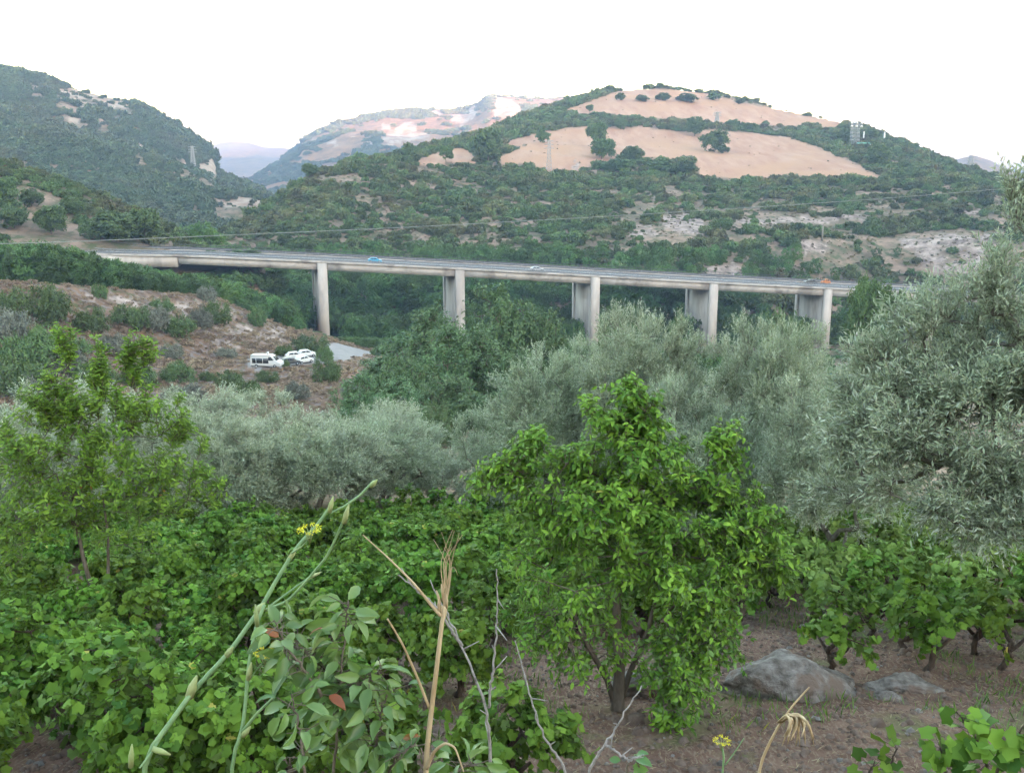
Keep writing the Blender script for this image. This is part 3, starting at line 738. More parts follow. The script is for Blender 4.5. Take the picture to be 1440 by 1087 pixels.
def plant(name, wood, fol, wm, lm, loc, label, cat, group=None, rz=0, s=1.0, leafname='crown', woodname='trunk'):
    root = empty(name, loc, rz, label, cat, group, s)
    if isinstance(wood, MB): wood = wood.mesh(woodname, wm, True)
    if isinstance(fol, MB): fol = fol.mesh(leafname, lm)
    obj(woodname, wood, root); obj(leafname, fol, root)
    return root, wood, fol
def dup(root, loc, rz, s, label, group=None):
    r = root.copy(); COL.objects.link(r); r.location = [float(v) for v in loc]; r.rotation_euler = (0, 0, rz); r.scale = s if isinstance(s, (tuple, list)) else (s, s, s)
    r['label'] = label
    if group: r['group'] = group
    for ch in list(root.children):
        c = ch.copy(); COL.objects.link(c); c.parent = r
    return r

# ------------------------------------------------------------------ the two young fruit trees
def local_ells(base, r_, items):
    """items: (px, py, half width px, half height px, depth offset, half depth m, weight) -> ellipsoids round base"""
    o = []
    for px, py, wx, wy, dy, ry, w in items:
        p = at(px, py, r_ + dy); k = (r_ + dy) / F
        o.append((p[0] - base[0], p[1] - base[1], p[2] - base[2], wx * k, ry, wy * k, w))
    return o
p, rr = ground_at(868, 1000, 5, 16); rr = math.hypot(p[0], p[1])
FT = (p, rr)
ells = local_ells(p, rr, [(897, 580, 28, 44, 0, .2, 1.4), (890, 640, 75, 60, 0, .5, 5), (842, 590, 16, 34, 0, .2, .8), (758, 660, 62, 26, -.1, .35, 2.2), (755, 630, 14, 12, 0, .2, .4),
                          (820, 700, 110, 60, 0, .7, 7), (960, 720, 85, 50, .1, .6, 5), (1040, 740, 48, 42, .1, .5, 3.2), (1010, 640, 16, 34, .2, .2, .8), (1060, 790, 36, 40, .2, .4, 1.6),
                          (830, 790, 105, 55, 0, .8, 7), (960, 810, 90, 50, -.2, .6, 5), (800, 880, 95, 50, .1, .6, 4), (985, 880, 60, 45, -.3, .5, 3.5), (950, 930, 45, 40, -.4, .35, 2.2), (945, 985, 28, 22, -.5, .25, 1), (870, 930, 50, 26, .2, .5, 1.2), (700, 676, 14, 10, 0, .2, .5)])
rng = np.random.default_rng(5)
k = rr / F
w, f = grow(rng, ells, [(0, 0, -.15, .075), (.02, .02, .5, .06), (-.03, .03, 1.1, .05), (.02, 0, 1.8, .04), (.08, 0, 2.5, .025)], 345, 8, 10, .11, .24, .074, T_leaf(.48, .10, -.22), up=.4, droop=.5, leaf_out=.6, surf=.25, twig_r=.004, tip_r=.006)
w.tube([[0, .02, 0], [.14, .05, .45], [.30, .02, .9], [.42, 0, 1.5]], [.04, .033, .028, .018], 7)
w.tube([[0, .0, 0], [-.12, .05, .35], [-.35, .02, .8], [-.55, 0, 1.3]], [.04, .033, .028, .018], 7)
plant('fruit_tree', w, f, M['bark'], M['fruit_leaf'], p, 'bushy bright green young fruit tree standing alone beside the grey boulder', 'tree')

p, rr = ground_at(146, 893, 5, 16)
ells = local_ells(p, rr, [(98, 505, 9, 46, 0, .1, 1.4), (92, 575, 20, 40, 0, .2, 1.6), (140, 540, 8, 46, 0, .1, 1.1), (182, 530, 9, 52, 0, .1, 1.5), (205, 505, 6, 20, 0, .08, .4), (60, 590, 18, 30, 0, .2, .8),
                          (150, 600, 50, 50, 0, .4, 3.2), (200, 600, 40, 40, 0, .35, 2.0), (90, 650, 60, 45, 0, .5, 3.6), (30, 640, 40, 34, .1, .4, 1.8), (180, 680, 70, 40, 0, .5, 4), (260, 650, 36, 40, .1, .3, 1.5), (290, 690, 30, 26, .1, .3, 1),
                          (70, 720, 70, 40, .1, .6, 3), (170, 740, 80, 40, .1, .6, 3), (20, 760, 40, 40, .2, .4, 1.2), (250, 600, 10, 36, 0, .15, .4)])
rng = np.random.default_rng(6)
w, f = grow(rng, ells, [(0, 0, -.15, .042), (-.05, .0, .4, .036), (-.16, .02, .9, .032), (-.22, 0, 1.5, .027), (-.25, 0, 2.1, .02)], 300, 5, 9, .09, .30, .090, T_leaf6(.38, .08, -.15), up=1.5, droop=.3, leaf_out=.7, surf=.2, twig_r=.004, tip_r=.005, spread=.6)
w.tube([[0, .02, 0], [.05, .05, .4], [.14, .02, .9], [.2, 0, 1.5], [.18, 0, 2.2]], [.034, .028, .024, .018, .01], 7)
plant('almond_tree', w, f, M['bark'], M['almond_leaf'], p, 'slender young tree with upright leafy shoots and orange-tinged leaves among the left vines', 'tree')

# ------------------------------------------------------------------ olives
def olive(seed, n, Msh, leaf, hgt=4.2, wid=2.6, mat='olive_leaf', trunk_h=1.2, L=16, extra=None):
    rng = np.random.default_rng(seed); cz = trunk_h + (hgt - trunk_h) * .52
    el = [(0, 0, cz, wid * .9, wid * .9, (hgt - trunk_h) * .46, 5)]
    for q in range(7):
        a = q / 7 * 2 * PI + rng.uniform(-.3, .3); d_ = wid * rng.uniform(.45, .65)
        el.append((d_ * math.cos(a), d_ * math.sin(a), cz + rng.uniform(-.25, .30) * (hgt - trunk_h), wid * .5, wid * .5, (hgt - trunk_h) * .32, 2))
    if extra: el += extra
    tr = [(0, 0, -.2, .2), (.05, .03, .4, .17), (-.06, .04, .8, .15), (.04, 0, trunk_h, .12)]
    w, f = grow(rng, el, tr, n, Msh, L, .28, .50, leaf, T_diamond(.26, .03), up=.6, droop=-.05, leaf_out=1.1, surf=.5, twig_r=.005, twig_frac=.4, tip_r=.012, spread=.8, trunk_wob=.12, sides=5)
    for s in (-1, 1):
        w.tube([[0, 0, .1], [.35 * s, .1, .7], [.75 * s, .05 * s, 1.4], [1.1 * s, -.1, 2.1]], [.13, .11, .08, .05], 7)
    return w, f
OLV = [olive(21, 150, 28, .105), olive(22, 150, 28, .105, 4.4, 2.5), olive(23, 150, 28, .105, 3.9, 2.8, trunk_h=1.0), olive(24, 210, 28, .10, 6.4, 2.5, trunk_h=1.5)]
protos = []
def hgt_at(px, top, r):
    q = at(px, top, r); g = hz(q[0], q[1]); return q, g, q[2] - g
# centre x, top y, width px, distance, prototype
OL = [(40, 572, 300, 25, 0, 'silvery olive tree at the left edge behind the slender young tree'),
      (300, 590, 240, 25.5, 1, 'olive tree with a leaning grey forked trunk behind the left vines'),
      (425, 592, 250, 26.5, 2, 'wide rounded olive tree below the parked white cars'),
      (172, 590, 240, 29, 1, 'olive tree standing behind the slender young tree, between two wider olives'),
      (535, 592, 210, 28.5, 0, 'olive tree left of the gap where the dark valley trees show'),
      (632, 628, 170, 30, 2, 'low olive tree under the dark valley trees, behind the stone wall'),
      (230, 572, 260, 33, 0, 'olive tree of the back row above the left vines, seen between two nearer crowns'),
      (370, 578, 260, 34, 1, 'olive tree of the back row right below the white van'),
      (490, 584, 240, 34, 2, 'olive tree of the back row left of the round dark bush'),
      (110, 582, 260, 34, 2, 'olive tree of the back row below the reddish slope, left of the others'),
      (716, 590, 190, 26, 1, 'olive tree with bare lower trunk beside the dry stone wall'),
      (792, 488, 235, 24, 3, 'tall pale olive tree directly behind the left side of the fruit tree'),
      (908, 440, 225, 22.5, 3, 'large silvery olive tree behind the tip of the fruit tree, left of the fourth pier'),
      (1000, 560, 250, 20, 1, 'olive tree close behind the right side of the fruit tree'),
      (1092, 450, 225, 21.5, 3, 'olive tree rising between the fourth and fifth piers'),
      (1185, 535, 230, 18.5, 3, 'shorter olive tree just left of the largest, nearest olive'),
      (850, 575, 250, 27, 2, 'olive tree half hidden behind the top of the fruit tree'),
      (985, 540, 260, 26.5, 3, 'olive tree filling the dip below the foot of the fourth pier'),
      (1170, 512, 250, 26.5, 3, 'olive tree behind the others below the rusty-brown bank')]
for n_, (px, top, wpx, r, q, lab) in enumerate(OL):
    c, g, hh = hgt_at(px, top, r)
    base = (c[0], c[1], g - .02); s = wpx / F * r / (2 * 2.95); sz = hh / (4.35, 4.55, 4.05, 6.55)[q]
    first = [x for x in protos if x[0] == q]
    rz = RNG.uniform(0, 6.28)
    if not first:
        root, wm_, fm_ = plant('olive_tree', OLV[q][0], OLV[q][1], M['olive_bark'], M['olive_leaf'], base, lab, 'olive tree', 'olive trees along the lower edge of the vineyard', rz, (s, s, sz))
        protos.append((q, root))
    else: dup(first[0][1], base, rz, (s, s, sz), lab)
# the big near olive on the right, with long upright sprays
c, g, hh = hgt_at(1372, 372, 12.6)
k = 12.6 / F
base = np.array([at(1600, 600, 13.6)[0], at(1600, 600, 13.6)[1], 0]); base[2] = hz(base[0], base[1])
el = []
for px, py, wx, wy, dy, ry, wt in [(1402, 505, 62, 42, 0, .9, 4.2), (1462, 372, 48, 92, .2, .7, 4.2), (1405, 440, 44, 34, .1, .5, 2.2), (1490, 480, 90, 110, .2, 1.2, 6), (1310, 535, 62, 34, 0, .8, 3.4), (1240, 500, 26, 8, 0, .2, .4), (1300, 580, 100, 60, -.1, 1, 6),
                                    (1420, 590, 90, 70, -.4, 1, 6), (1215, 610, 45, 48, 0, .6, 2.6), (1330, 670, 100, 40, -.3, .9, 4.5), (1440, 690, 80, 50, -.5, .9, 5), (1190, 680, 50, 30, 0, .5, 1.8), (1240, 560, 60, 60, .3, .6, 3.5), (1380, 720, 70, 26, -.4, .6, 2), (1500, 700, 60, 60, 0, 1, 2), (1350, 440, 40, 24, 0, .5, 1.6), (1300, 468, 34, 22, 0, .4, 1.1), (1432, 300, 14, 26, 0, .2, .5), (1560, 560, 100, 150, 0, 1.2, 5), (1400, 385, 14, 20, .1, .2, .4)]:
    q = at(px, py, 12.6 + dy); el.append((q[0] - base[0], q[1] - base[1], q[2] - base[2], wx * k, ry, wy * k, wt))
rng = np.random.default_rng(33)
w, f = grow(rng, el, [(0, .1, -.2, .24), (.05, .1, .5, .2), (-.05, .1, 1.1, .18), (.02, .1, 1.7, .14), (.05, .1, 2.2, .12)], 265, 22, 15, .17, .36, .078, T_leaf6(.22, .03, -.04), up=.7, droop=0, leaf_out=1.0, surf=.35, twig_r=.004, twig_frac=.5, tip_r=.009, spread=.9, trunk_wob=.1)
for s, e_ in ((-1, 1.8), (1, 1.5)):
    w.tube([[0, .1, .9], [.5 * s, 0, 1.6], [1.2 * s, -.15, 1.9], [2.0 * s, -.2, e_ + .3]], [.13, .09, .06, .035], 7)
plant('olive_tree', w, f, M['olive_bark'], M['olive_leaf_near'], base, 'largest nearest olive tree filling the right edge, its sprays reaching over the bridge', 'olive tree')

# ------------------------------------------------------------------ grape vines
def vine(seed, hgt=1.0, wid=.55, n=26, leaf=.125, L=9, mat='vine_leaf', Msh=4, lift=0):
    rng = np.random.default_rng(seed)
    el = [(0, 0, hgt * (.66 + lift), wid * .8, wid * .8, hgt * (.34 - lift), 4)]
    for q in range(5):
        a = rng.uniform(0, 6.28); el.append((wid * .6 * math.cos(a), wid * .6 * math.sin(a), hgt * rng.uniform(.4 + 1.5 * lift, .8), wid * .4, wid * .4, hgt * .26, 1))
    a = rng.uniform(0, 6.28); b = rng.uniform(-.08, .08, 4)
    w, f = grow(rng, el, [(0, 0, -.06, .045), (b[0], b[1], .14, .038), (b[2] * 1.4, b[3] * 1.4, .30, .036), (b[0], b[3], hgt * .42, .030)], n, Msh, L, .10, .26, leaf, T_vine(), up=.6, droop=.5, leaf_out=.4, surf=.2, twig_r=.003, tip_r=.008, trunk_wob=.22, flat_up=.0, size_var=.45)
    for q in range(3):
        a2 = a + q * 2.1; w.tube([[b[2], b[3], .26], [.13 * math.cos(a2), .13 * math.sin(a2), .33], [.24 * math.cos(a2), .24 * math.sin(a2), .46]], [.03, .024, .016], 6)
    return w, f
VP = []
for q in range(4): VP.append((vine(40 + q, 1.0, .48, 40, .070, 12), 'vine_leaf'))
for q in range(3): VP.append((vine(50 + q, .95, .42, 17, .085, 9, Msh=3, lift=.1), 'vine_leaf'))
for q in range(3): VP.append((vine(60 + q, .95, .46, 17, .085, 9, Msh=3, lift=.1), 'vine_leaf_pale'))
vfirst = {}
cells = []
ca, sa = math.cos(.16), math.sin(.16)
for a in range(-24, 25):
    for b in range(0, 22):
        u, v_ = a * 1.12 + (b % 2) * .18, 7.4 + b * 1.02
        x = u * ca + (v_ - 7.4) * sa * .9 + RNG.uniform(-.2, .2); y = -u * sa * .25 + v_ + RNG.uniform(-.18, .18)
        z = hz(x, y); px, py = project(x, y, z + .3)
        if not (-90 < px < 1530) or y < 7.0: continue
        if y > 25.5 or (y > 22 and px > 1000 and False): continue
        pxb, pyb = project(x, y, z)
        if px > 800 and pyb > (925 if px < 1290 else 968) and not (in_poly(pxb, pyb, [(1150, 925), (1215, 925), (1210, 960), (1160, 965)])): continue       # bare earth in front
        if 560 < px < 830 and pyb > 1010 and RNG.random() < .6: continue
        if 700 < px < 1110 and 905 < pyb < 1010: continue     # kept clear by the fruit tree and boulder
        if math.hypot(x - FT[0][0], y - FT[0][1]) < 1.0: continue
        if px > 1000 and y > 11 and RNG.random() < .12: continue
        if 380 < px < 700 and RNG.random() < .26: continue
        if px <= 380 and not (90 < px < 220 and 850 < pyb < 1000) and RNG.random() < .20: continue
        if 1120 < pxb < 1180 and 885 < pyb < 925: continue
        cells.append((b, x, y, z, px, pyb))
ORD = ['first', 'second', 'third', 'fourth', 'fifth', 'sixth', 'seventh', 'eighth', 'ninth', 'tenth', 'eleventh', 'twelfth', 'thirteenth', 'fourteenth', 'fifteenth', 'sixteenth', 'seventeenth', 'eighteenth', 'nineteenth', 'twentieth', 'twenty-first', 'twenty-second', 'twenty-third', 'twenty-fourth', 'twenty-fifth', 'twenty-sixth', 'twenty-seventh', 'twenty-eighth', 'twenty-ninth', 'thirtieth']
rows = {}
for c_ in cells: rows.setdefault(c_[0], []).append(c_)
for bi, b in enumerate(sorted(rows)):
    for ai, (b_, x, y, z, px, pyb) in enumerate(sorted(rows[b], key=lambda c: c[4])):
        if px < 640: q = int(RNG.integers(0, 4)); s = RNG.uniform(.72, 1.15)
        elif px > 1080 and y > 12.5: q = int(RNG.integers(5, 10)); s = RNG.uniform(.85, 1.2)
        elif px > 1080: q = int(RNG.integers(4, 7)); s = RNG.uniform(.9, 1.15)
        else: q = int(RNG.integers(0, 7)); s = RNG.uniform(.85, 1.1)
        if y > 15 and px > 1000 and RNG.random() < .7: q = int(RNG.integers(7, 10))
        kind = 'pale yellow-green' if q >= 7 else ('full leafy' if q < 4 else 'small open')
        lab = f'{kind} grape vine, {ORD[ai]} from left in {ORD[bi]} vineyard row from the bank'
        grp = 'grape vines planted in rows'
        if q in vfirst: dup(vfirst[q], (x, y, z), RNG.uniform(0, 6.28), s, lab, grp)
        else:
            (w, f), mt = VP[q]
            vfirst[q] = plant('grape_vine', w, f, M['vine_bark'], M[mt], (x, y, z), lab, 'grape vine', grp, RNG.uniform(0, 6.28), s, leafname='foliage')[0]

# ------------------------------------------------------------------ rocks, wall and litter
def rock(name, loc, size, seed, label, cat='boulder', rz=0, group=None):
    import bmesh
    bm = bmesh.new(); bmesh.ops.create_icosphere(bm, subdivisions=5, radius=1)
    rng = np.random.default_rng(seed); pl = unit(rng.normal(size=(14, 3)) * [1, 1, .8]); dd = rng.uniform(.5, .95, 14)
    Vv = np.array([v.co[:] for v in bm.verts])
    rr_ = np.ones(len(Vv))
    for n_, d_ in zip(pl, dd):
        q = Vv @ n_; rr_ = np.minimum(rr_, np.where(q > 1e-3, d_ / np.maximum(q, 1e-3), 9))
    Vv = Vv * rr_[:, None]
    Vv += Vv * (.16 * fbm(Vv[:, 0] * 2.4 + seed, Vv[:, 1] * 2.4 + Vv[:, 2] * 2.1, seed, 6) + .10 * fbm(Vv[:, 0] * 11, Vv[:, 2] * 11 + Vv[:, 1] * 7, seed, 3))[:, None]
    Vv += Vv * (.045 * np.abs(np.sin(Vv[:, 2] * 8 + 3 * fbm(Vv[:, 0] * 2, Vv[:, 1] * 2, seed + 3, 3) * 2)))[:, None]
    Vv[:, 2] *= np.interp(Vv[:, 0] + .15 * np.sin(Vv[:, 1] * 4), [-1, -.75, -.2, .25, .6, 1], [.75, 1.0, .92, .95, .55, .25])
    Vv = Vv * np.array(size) / 2
    for v, c in zip(bm.verts, Vv): v.co = c
    me = bpy.data.meshes.new(name); bm.to_mesh(me); bm.free(); me.materials.append(M['stone'])
    for pl_ in me.polygons: pl_.use_smooth = True
    o = obj(name, me, None, loc); o.rotation_euler = (0, 0, rz); return tag(o, label, cat, group)
p, _ = ground_at(1098, 975, 5, 20); kk = _ / F
rock('boulder', p + [0, .15, -.04], (150 * kk * 1.55, 1.25, 1.0), 31, 'large grey-violet boulder with a sloping face, right of the fruit tree', rz=.1)
p, _ = ground_at(1275, 975, 5, 20)
rock('boulder', p + [0, .1, .0], (125 * kk, .55, .30), 8, 'low flat grey rock ledge half sunk in the bare soil, right of the boulder', rz=-.1)
p, _ = ground_at(905, 985, 5, 20)
rock('boulder', p + [0, .2, .05], (.75, .5, .38), 12, 'grey rock in shadow at the foot of the fruit tree')
p, _ = ground_at(1248, 985, 5, 20)
rock('boulder', p + [0, 0, .0], (.38, .25, .2), 14, 'small pointed rock at the left tip of the low ledge')
# dry stone wall beneath the olives
def stone_wall(px0, px1, py, n_rows, lab, seed, r0=None):
    rng = np.random.default_rng(seed); a, ra = ground_at(px0, py, 8, 40); b, rb = ground_at(px1, py, 8, 40)
    mb = MB(); L_ = np.linalg.norm(b - a); rot = math.atan2(b[1] - a[1], b[0] - a[0])
    for q in range(n_rows):
        s = 0.
        while s < L_:
            ln = rng.uniform(.18, .42); c = a + (b - a) * ((s + ln / 2) / L_)
            z = hz(c[0], c[1]) + .08 + q * .17
            mb.box((c[0] - a[0] + rng.normal() * .02, c[1] - a[1] + rng.normal() * .03, z - a[2]), (ln * .96, rng.uniform(.28, .42), .165), rot + rng.normal() * .06, rng.uniform(.85, 1))
            s += ln
    me = mb.mesh('dry_stone_wall', M['stone']); o = obj('dry_stone_wall', me, None, a)
    bv = o.modifiers.new('b', 'BEVEL'); bv.width = .03; bv.segments = 2
    return tag(o, lab, 'stone wall')
stone_wall(622, 745, 748, 5, 'grey dry stone wall behind the bare olive trunk in the middle', 4)
stone_wall(1270, 1400, 742, 4, 'low stretch of pale stone wall under the biggest olive', 5)

# loose stones and straw litter over the soil
def litter(name, n, fn, mat, label, seed, region):
    rng = np.random.default_rng(seed); mb = MB()
    X = rng.uniform(region[0], region[1], n); Y = rng.uniform(region[2], region[3], n); Z = H(X, Y)
    fn(mb, rng, np.stack([X, Y, Z], 1)); o = obj(name, mb.mesh(name, mat)); return tag(o, label, 'ground cover', None, 'stuff')
def f_stones(mb, rng, P):
    t = np.array([[-.5, -.4, 0], [.5, -.5, 0], [.45, .5, 0], [-.5, .4, 0], [-.3, -.2, .5], [.3, -.3, .42], [.25, .3, .5], [-.25, .25, .4]])
    fs = [np.array([[4, 5, 6, 7], [0, 1, 5, 4], [1, 2, 6, 5], [2, 3, 7, 6], [3, 0, 4, 7]])]
    n = len(P); a = rng.uniform(0, 6.28, n); A = np.stack([np.cos(a), np.sin(a), rng.normal(size=n) * .2], 1)
    mb.leaves(P, A, np.tile([0, 0, 1.], (n, 1)) + rng.normal(size=(n, 3)) * .25, rng.exponential(.022, n) + .012, (t, fs), rng.random(n))
litter('earth_clods', 26000, f_stones, M['clod'], 'crumbled brown clods of earth between the vines', 11, (-7, 9, 6.5, 20))
litter('loose_stones', 2600, f_stones, M['stone'], 'small loose stones scattered over the bare earth', 1, (-7, 9, 6.5, 22))
def f_straw(mb, rng, P):
    n = len(P); a = rng.normal(.4, .9, n); A = np.stack([np.cos(a), np.sin(a), rng.normal(size=n) * .12], 1)
    mb.leaves(P + [0, 0, .012], A, np.tile([0, 0, 1.], (n, 1)) + rng.normal(size=(n, 3)) * .3, rng.uniform(.03, .12, n), T_diamond(.08, .01), rng.random(n))
litter('straw_litter', 15000, f_straw, M['dry'], 'cut straw and dry stalks lying on the soil', 2, (-6, 8, 6.5, 17))
def f_grass(mb, rng, P):
    keep = fbm(P[:, 0] / 1.4, P[:, 1] / 1.4, 9) > .04; P = P[keep]; n = len(P)
    A = np.stack([rng.normal(size=n) * .4, rng.normal(size=n) * .4, np.ones(n)], 1); Nn = rng.normal(size=(n, 3))
    mb.leaves(P, A, Nn, rng.uniform(.06, .2, n), T_diamond(.09, .03), rng.random(n))
litter('ground_weeds', 60000, f_grass, M['vine_leaf'], 'thin green weeds growing between the vines', 3, (-13, 14, 7.5, 27))

# ------------------------------------------------------------------ valley trees
def broadleaf(seed, h=14., wid=5.2, n=130, Msh=12, L=9, leaf=.36, tmpl=None, trunk_h=3., lobes=9, up=.45, shoot=1.2, clump=.9, surf=.6):
    rng = np.random.default_rng(seed); cz = trunk_h + (h - trunk_h) * .5
    el = [(0, 0, cz, wid * .75, wid * .75, (h - trunk_h) * .46, 4)]
    for q in range(lobes):
        a = rng.uniform(0, 6.28); d_ = wid * rng.uniform(.35, .7); el.append((d_ * math.cos(a), d_ * math.sin(a), cz + rng.uniform(-.3, .33) * (h - trunk_h), wid * .42, wid * .42, (h - trunk_h) * .22, 1.4))
    r = h * .02
    return grow(rng, el, [(0, 0, -.6, r * 1.3), (.1, 0, trunk_h * .5, r), (-.1, .1, trunk_h, r * .9), (0, 0, trunk_h + h * .25, r * .6)], n, Msh, L, clump, shoot, leaf, tmpl or T_leaf6(.5, .06, -.05), up=up, droop=.1, surf=surf, twig_r=.02, twig_frac=.25, tip_r=.05, trunk_wob=.1)
BT = {'grove': [broadleaf(70), broadleaf(71, 15, 4.6), broadleaf(72, 12, 5.6)]}
gfirst = {}
def place_tree(name, key, protos_, mat, px, top, wpx, r, lab, cat, h0, w0, q, grp=None, woodmat='bark', base_py=None):
    if base_py is not None:
        c, r = ground_at(px, base_py, 100 if r is None else r, 6000); g = c[2]; hh = at(px, top, r)[2] - g
    else: c, g, hh = hgt_at(px, top, r)
    base = (c[0], c[1], g - .05 * hh); s = wpx / F * r / (2 * w0); sz = hh * 1.05 / h0
    rz = RNG.uniform(0, 6.28); kk_ = (key, q)
    if kk_ in gfirst: return dup(gfirst[kk_], base, rz, (s, s, sz), lab, grp)
    w, f = protos_[q]
    gfirst[kk_] = plant(name, w, f, M[woodmat], M[mat], base, lab, cat, grp, rz, (s, s, sz))[0]
    return gfirst[kk_]
GR = [(690, 393, 120, 118, 0, 'tallest dark green valley tree, its crown covering the second pier'),
      (612, 442, 110, 112, 1, 'dark green valley tree left of the tallest one, below the second bridge span'),
      (745, 432, 110, 122, 2, 'dark green valley tree right of the tallest one, under the third span'),
      (560, 496, 110, 92, 2, 'grey-green valley tree beside the end of the gravel road'),
      (505, 520, 80, 86, 0, 'small valley tree next to the dry brown bank, right of the round bush'),
      (610, 480, 110, 95, 0, 'valley tree in front of the dark grove, left of its middle'),
      (668, 462, 120, 100, 1, 'valley tree in the middle front of the dark grove'),
      (735, 492, 110, 98, 2, 'valley tree at the lower right of the dark grove'),
      (770, 468, 100, 125, 0, 'valley tree at the foot of the third pier'),
      (560, 540, 90, 80, 1, 'low valley tree right behind the left olives'),
      (640, 530, 110, 84, 2, 'low valley tree in the gap between the olives'),
      (580, 462, 130, 118, 0, 'dark valley tree at the upper left of the grove, right of the first pier'),
      (535, 512, 110, 108, 1, 'dark valley tree at the left edge of the grove beside the bare road end'),
      (700, 420, 120, 122, 2, 'dark valley tree directly behind the tallest crown'),
      (700, 545, 90, 82, 0, 'low valley tree left of the tall pale olive')]
for px, top, wpx, r, q, lab in GR: place_tree('valley_tree', 'grove', BT['grove'], 'grove_leaf', px, top, wpx, r, lab, 'tree', (14.3, 15.3, 12.3)[q], (5.4, 4.8, 5.8)[q], q, 'dark trees grown together in the valley')
PB = [broadleaf(75, 11, 5, 110, 12, 9, .34, None, 5.5, 10, .7, 1.0)]
place_tree('pine_tree', 'pine', PB, 'hill_leaf', 1228, 400, 82, 185, 'round-topped green pine standing in front of the right end of the bridge', 'tree', 11.2, 5.2, 0)
PC = [broadleaf(76, 8, 4, 90, 12, 9, .26, None, 2)]
place_tree('valley_tree', 'pale', PC, 'grove_leaf', 1102, 445, 90, 85, 'light green leafy tree below the fifth pier, behind the olives', 'tree', 8.2, 4.2, 0)
place_tree('valley_tree', 'pale', PC, 'grove_leaf', 845, 446, 90, 90, 'light green tree at the foot of the third pier, left of the tall olive', 'tree', 8.2, 4.2, 0)
place_tree('valley_tree', 'pale', PC, 'grove_leaf', 610, 572, 60, 60, 'small yellow-green tree between the left olives and the dark grove', 'tree', 8.2, 4.2, 0)

# ------------------------------------------------------------------ shrubs on the dry slope, trees of the hills
def bushproto(seed, n=46, Msh=7, L=7, leaf=.30, flat=.75, w=1.5):
    rng = np.random.default_rng(seed); el = [(0, 0, w * flat * .55, w * .8, w * .8, w * flat * .5, 3)]
    for q in range(5):
        a = rng.uniform(0, 6.28); el.append((w * .5 * math.cos(a), w * .5 * math.sin(a), w * flat * rng.uniform(.4, .7), w * .45, w * .45, w * flat * .4, 1))
    return grow(rng, el, [(0, 0, -.3, .08), (0, 0, .15, .07), (0, 0, .4, .05)], n, Msh, L, .28, .38, leaf, T_leaf6(.5, .05, -.05), up=.4, droop=.1, surf=.55, twig_r=.01, twig_frac=.3, tip_r=.02)
SH = [bushproto(80 + q, n=80, Msh=11, L=8, leaf=.12) for q in range(3)]
sf = {}
def shrub(px, py, wpx, hpx, mat, lab, rmin=140, rmax=280, name='shrub', cat='shrub', grp=None, q=None):
    c, r = ground_at(px, py, rmin, rmax); q = int(RNG.integers(0, 3)) if q is None else q
    s = wpx / F * r / 3.1; sz = hpx / F * r / 1.6
    rz = RNG.uniform(0, 6.28); base = (c[0], c[1], c[2] - .08 * sz); key = (q, mat)
    if key in sf: return dup(sf[key], base, rz, (s, s, sz), lab, grp)
    w, f = SH[q]
    if (q, 'm') not in sf: sf[(q, 'm')] = (w.mesh('stem', M['bark'], True))
    root = empty(name, base, rz, lab, cat, grp, (s, s, sz)); obj('stem', sf[(q, 'm')], root); obj('foliage', f.mesh('foliage', M[mat]), root)
    sf[key] = root; return root
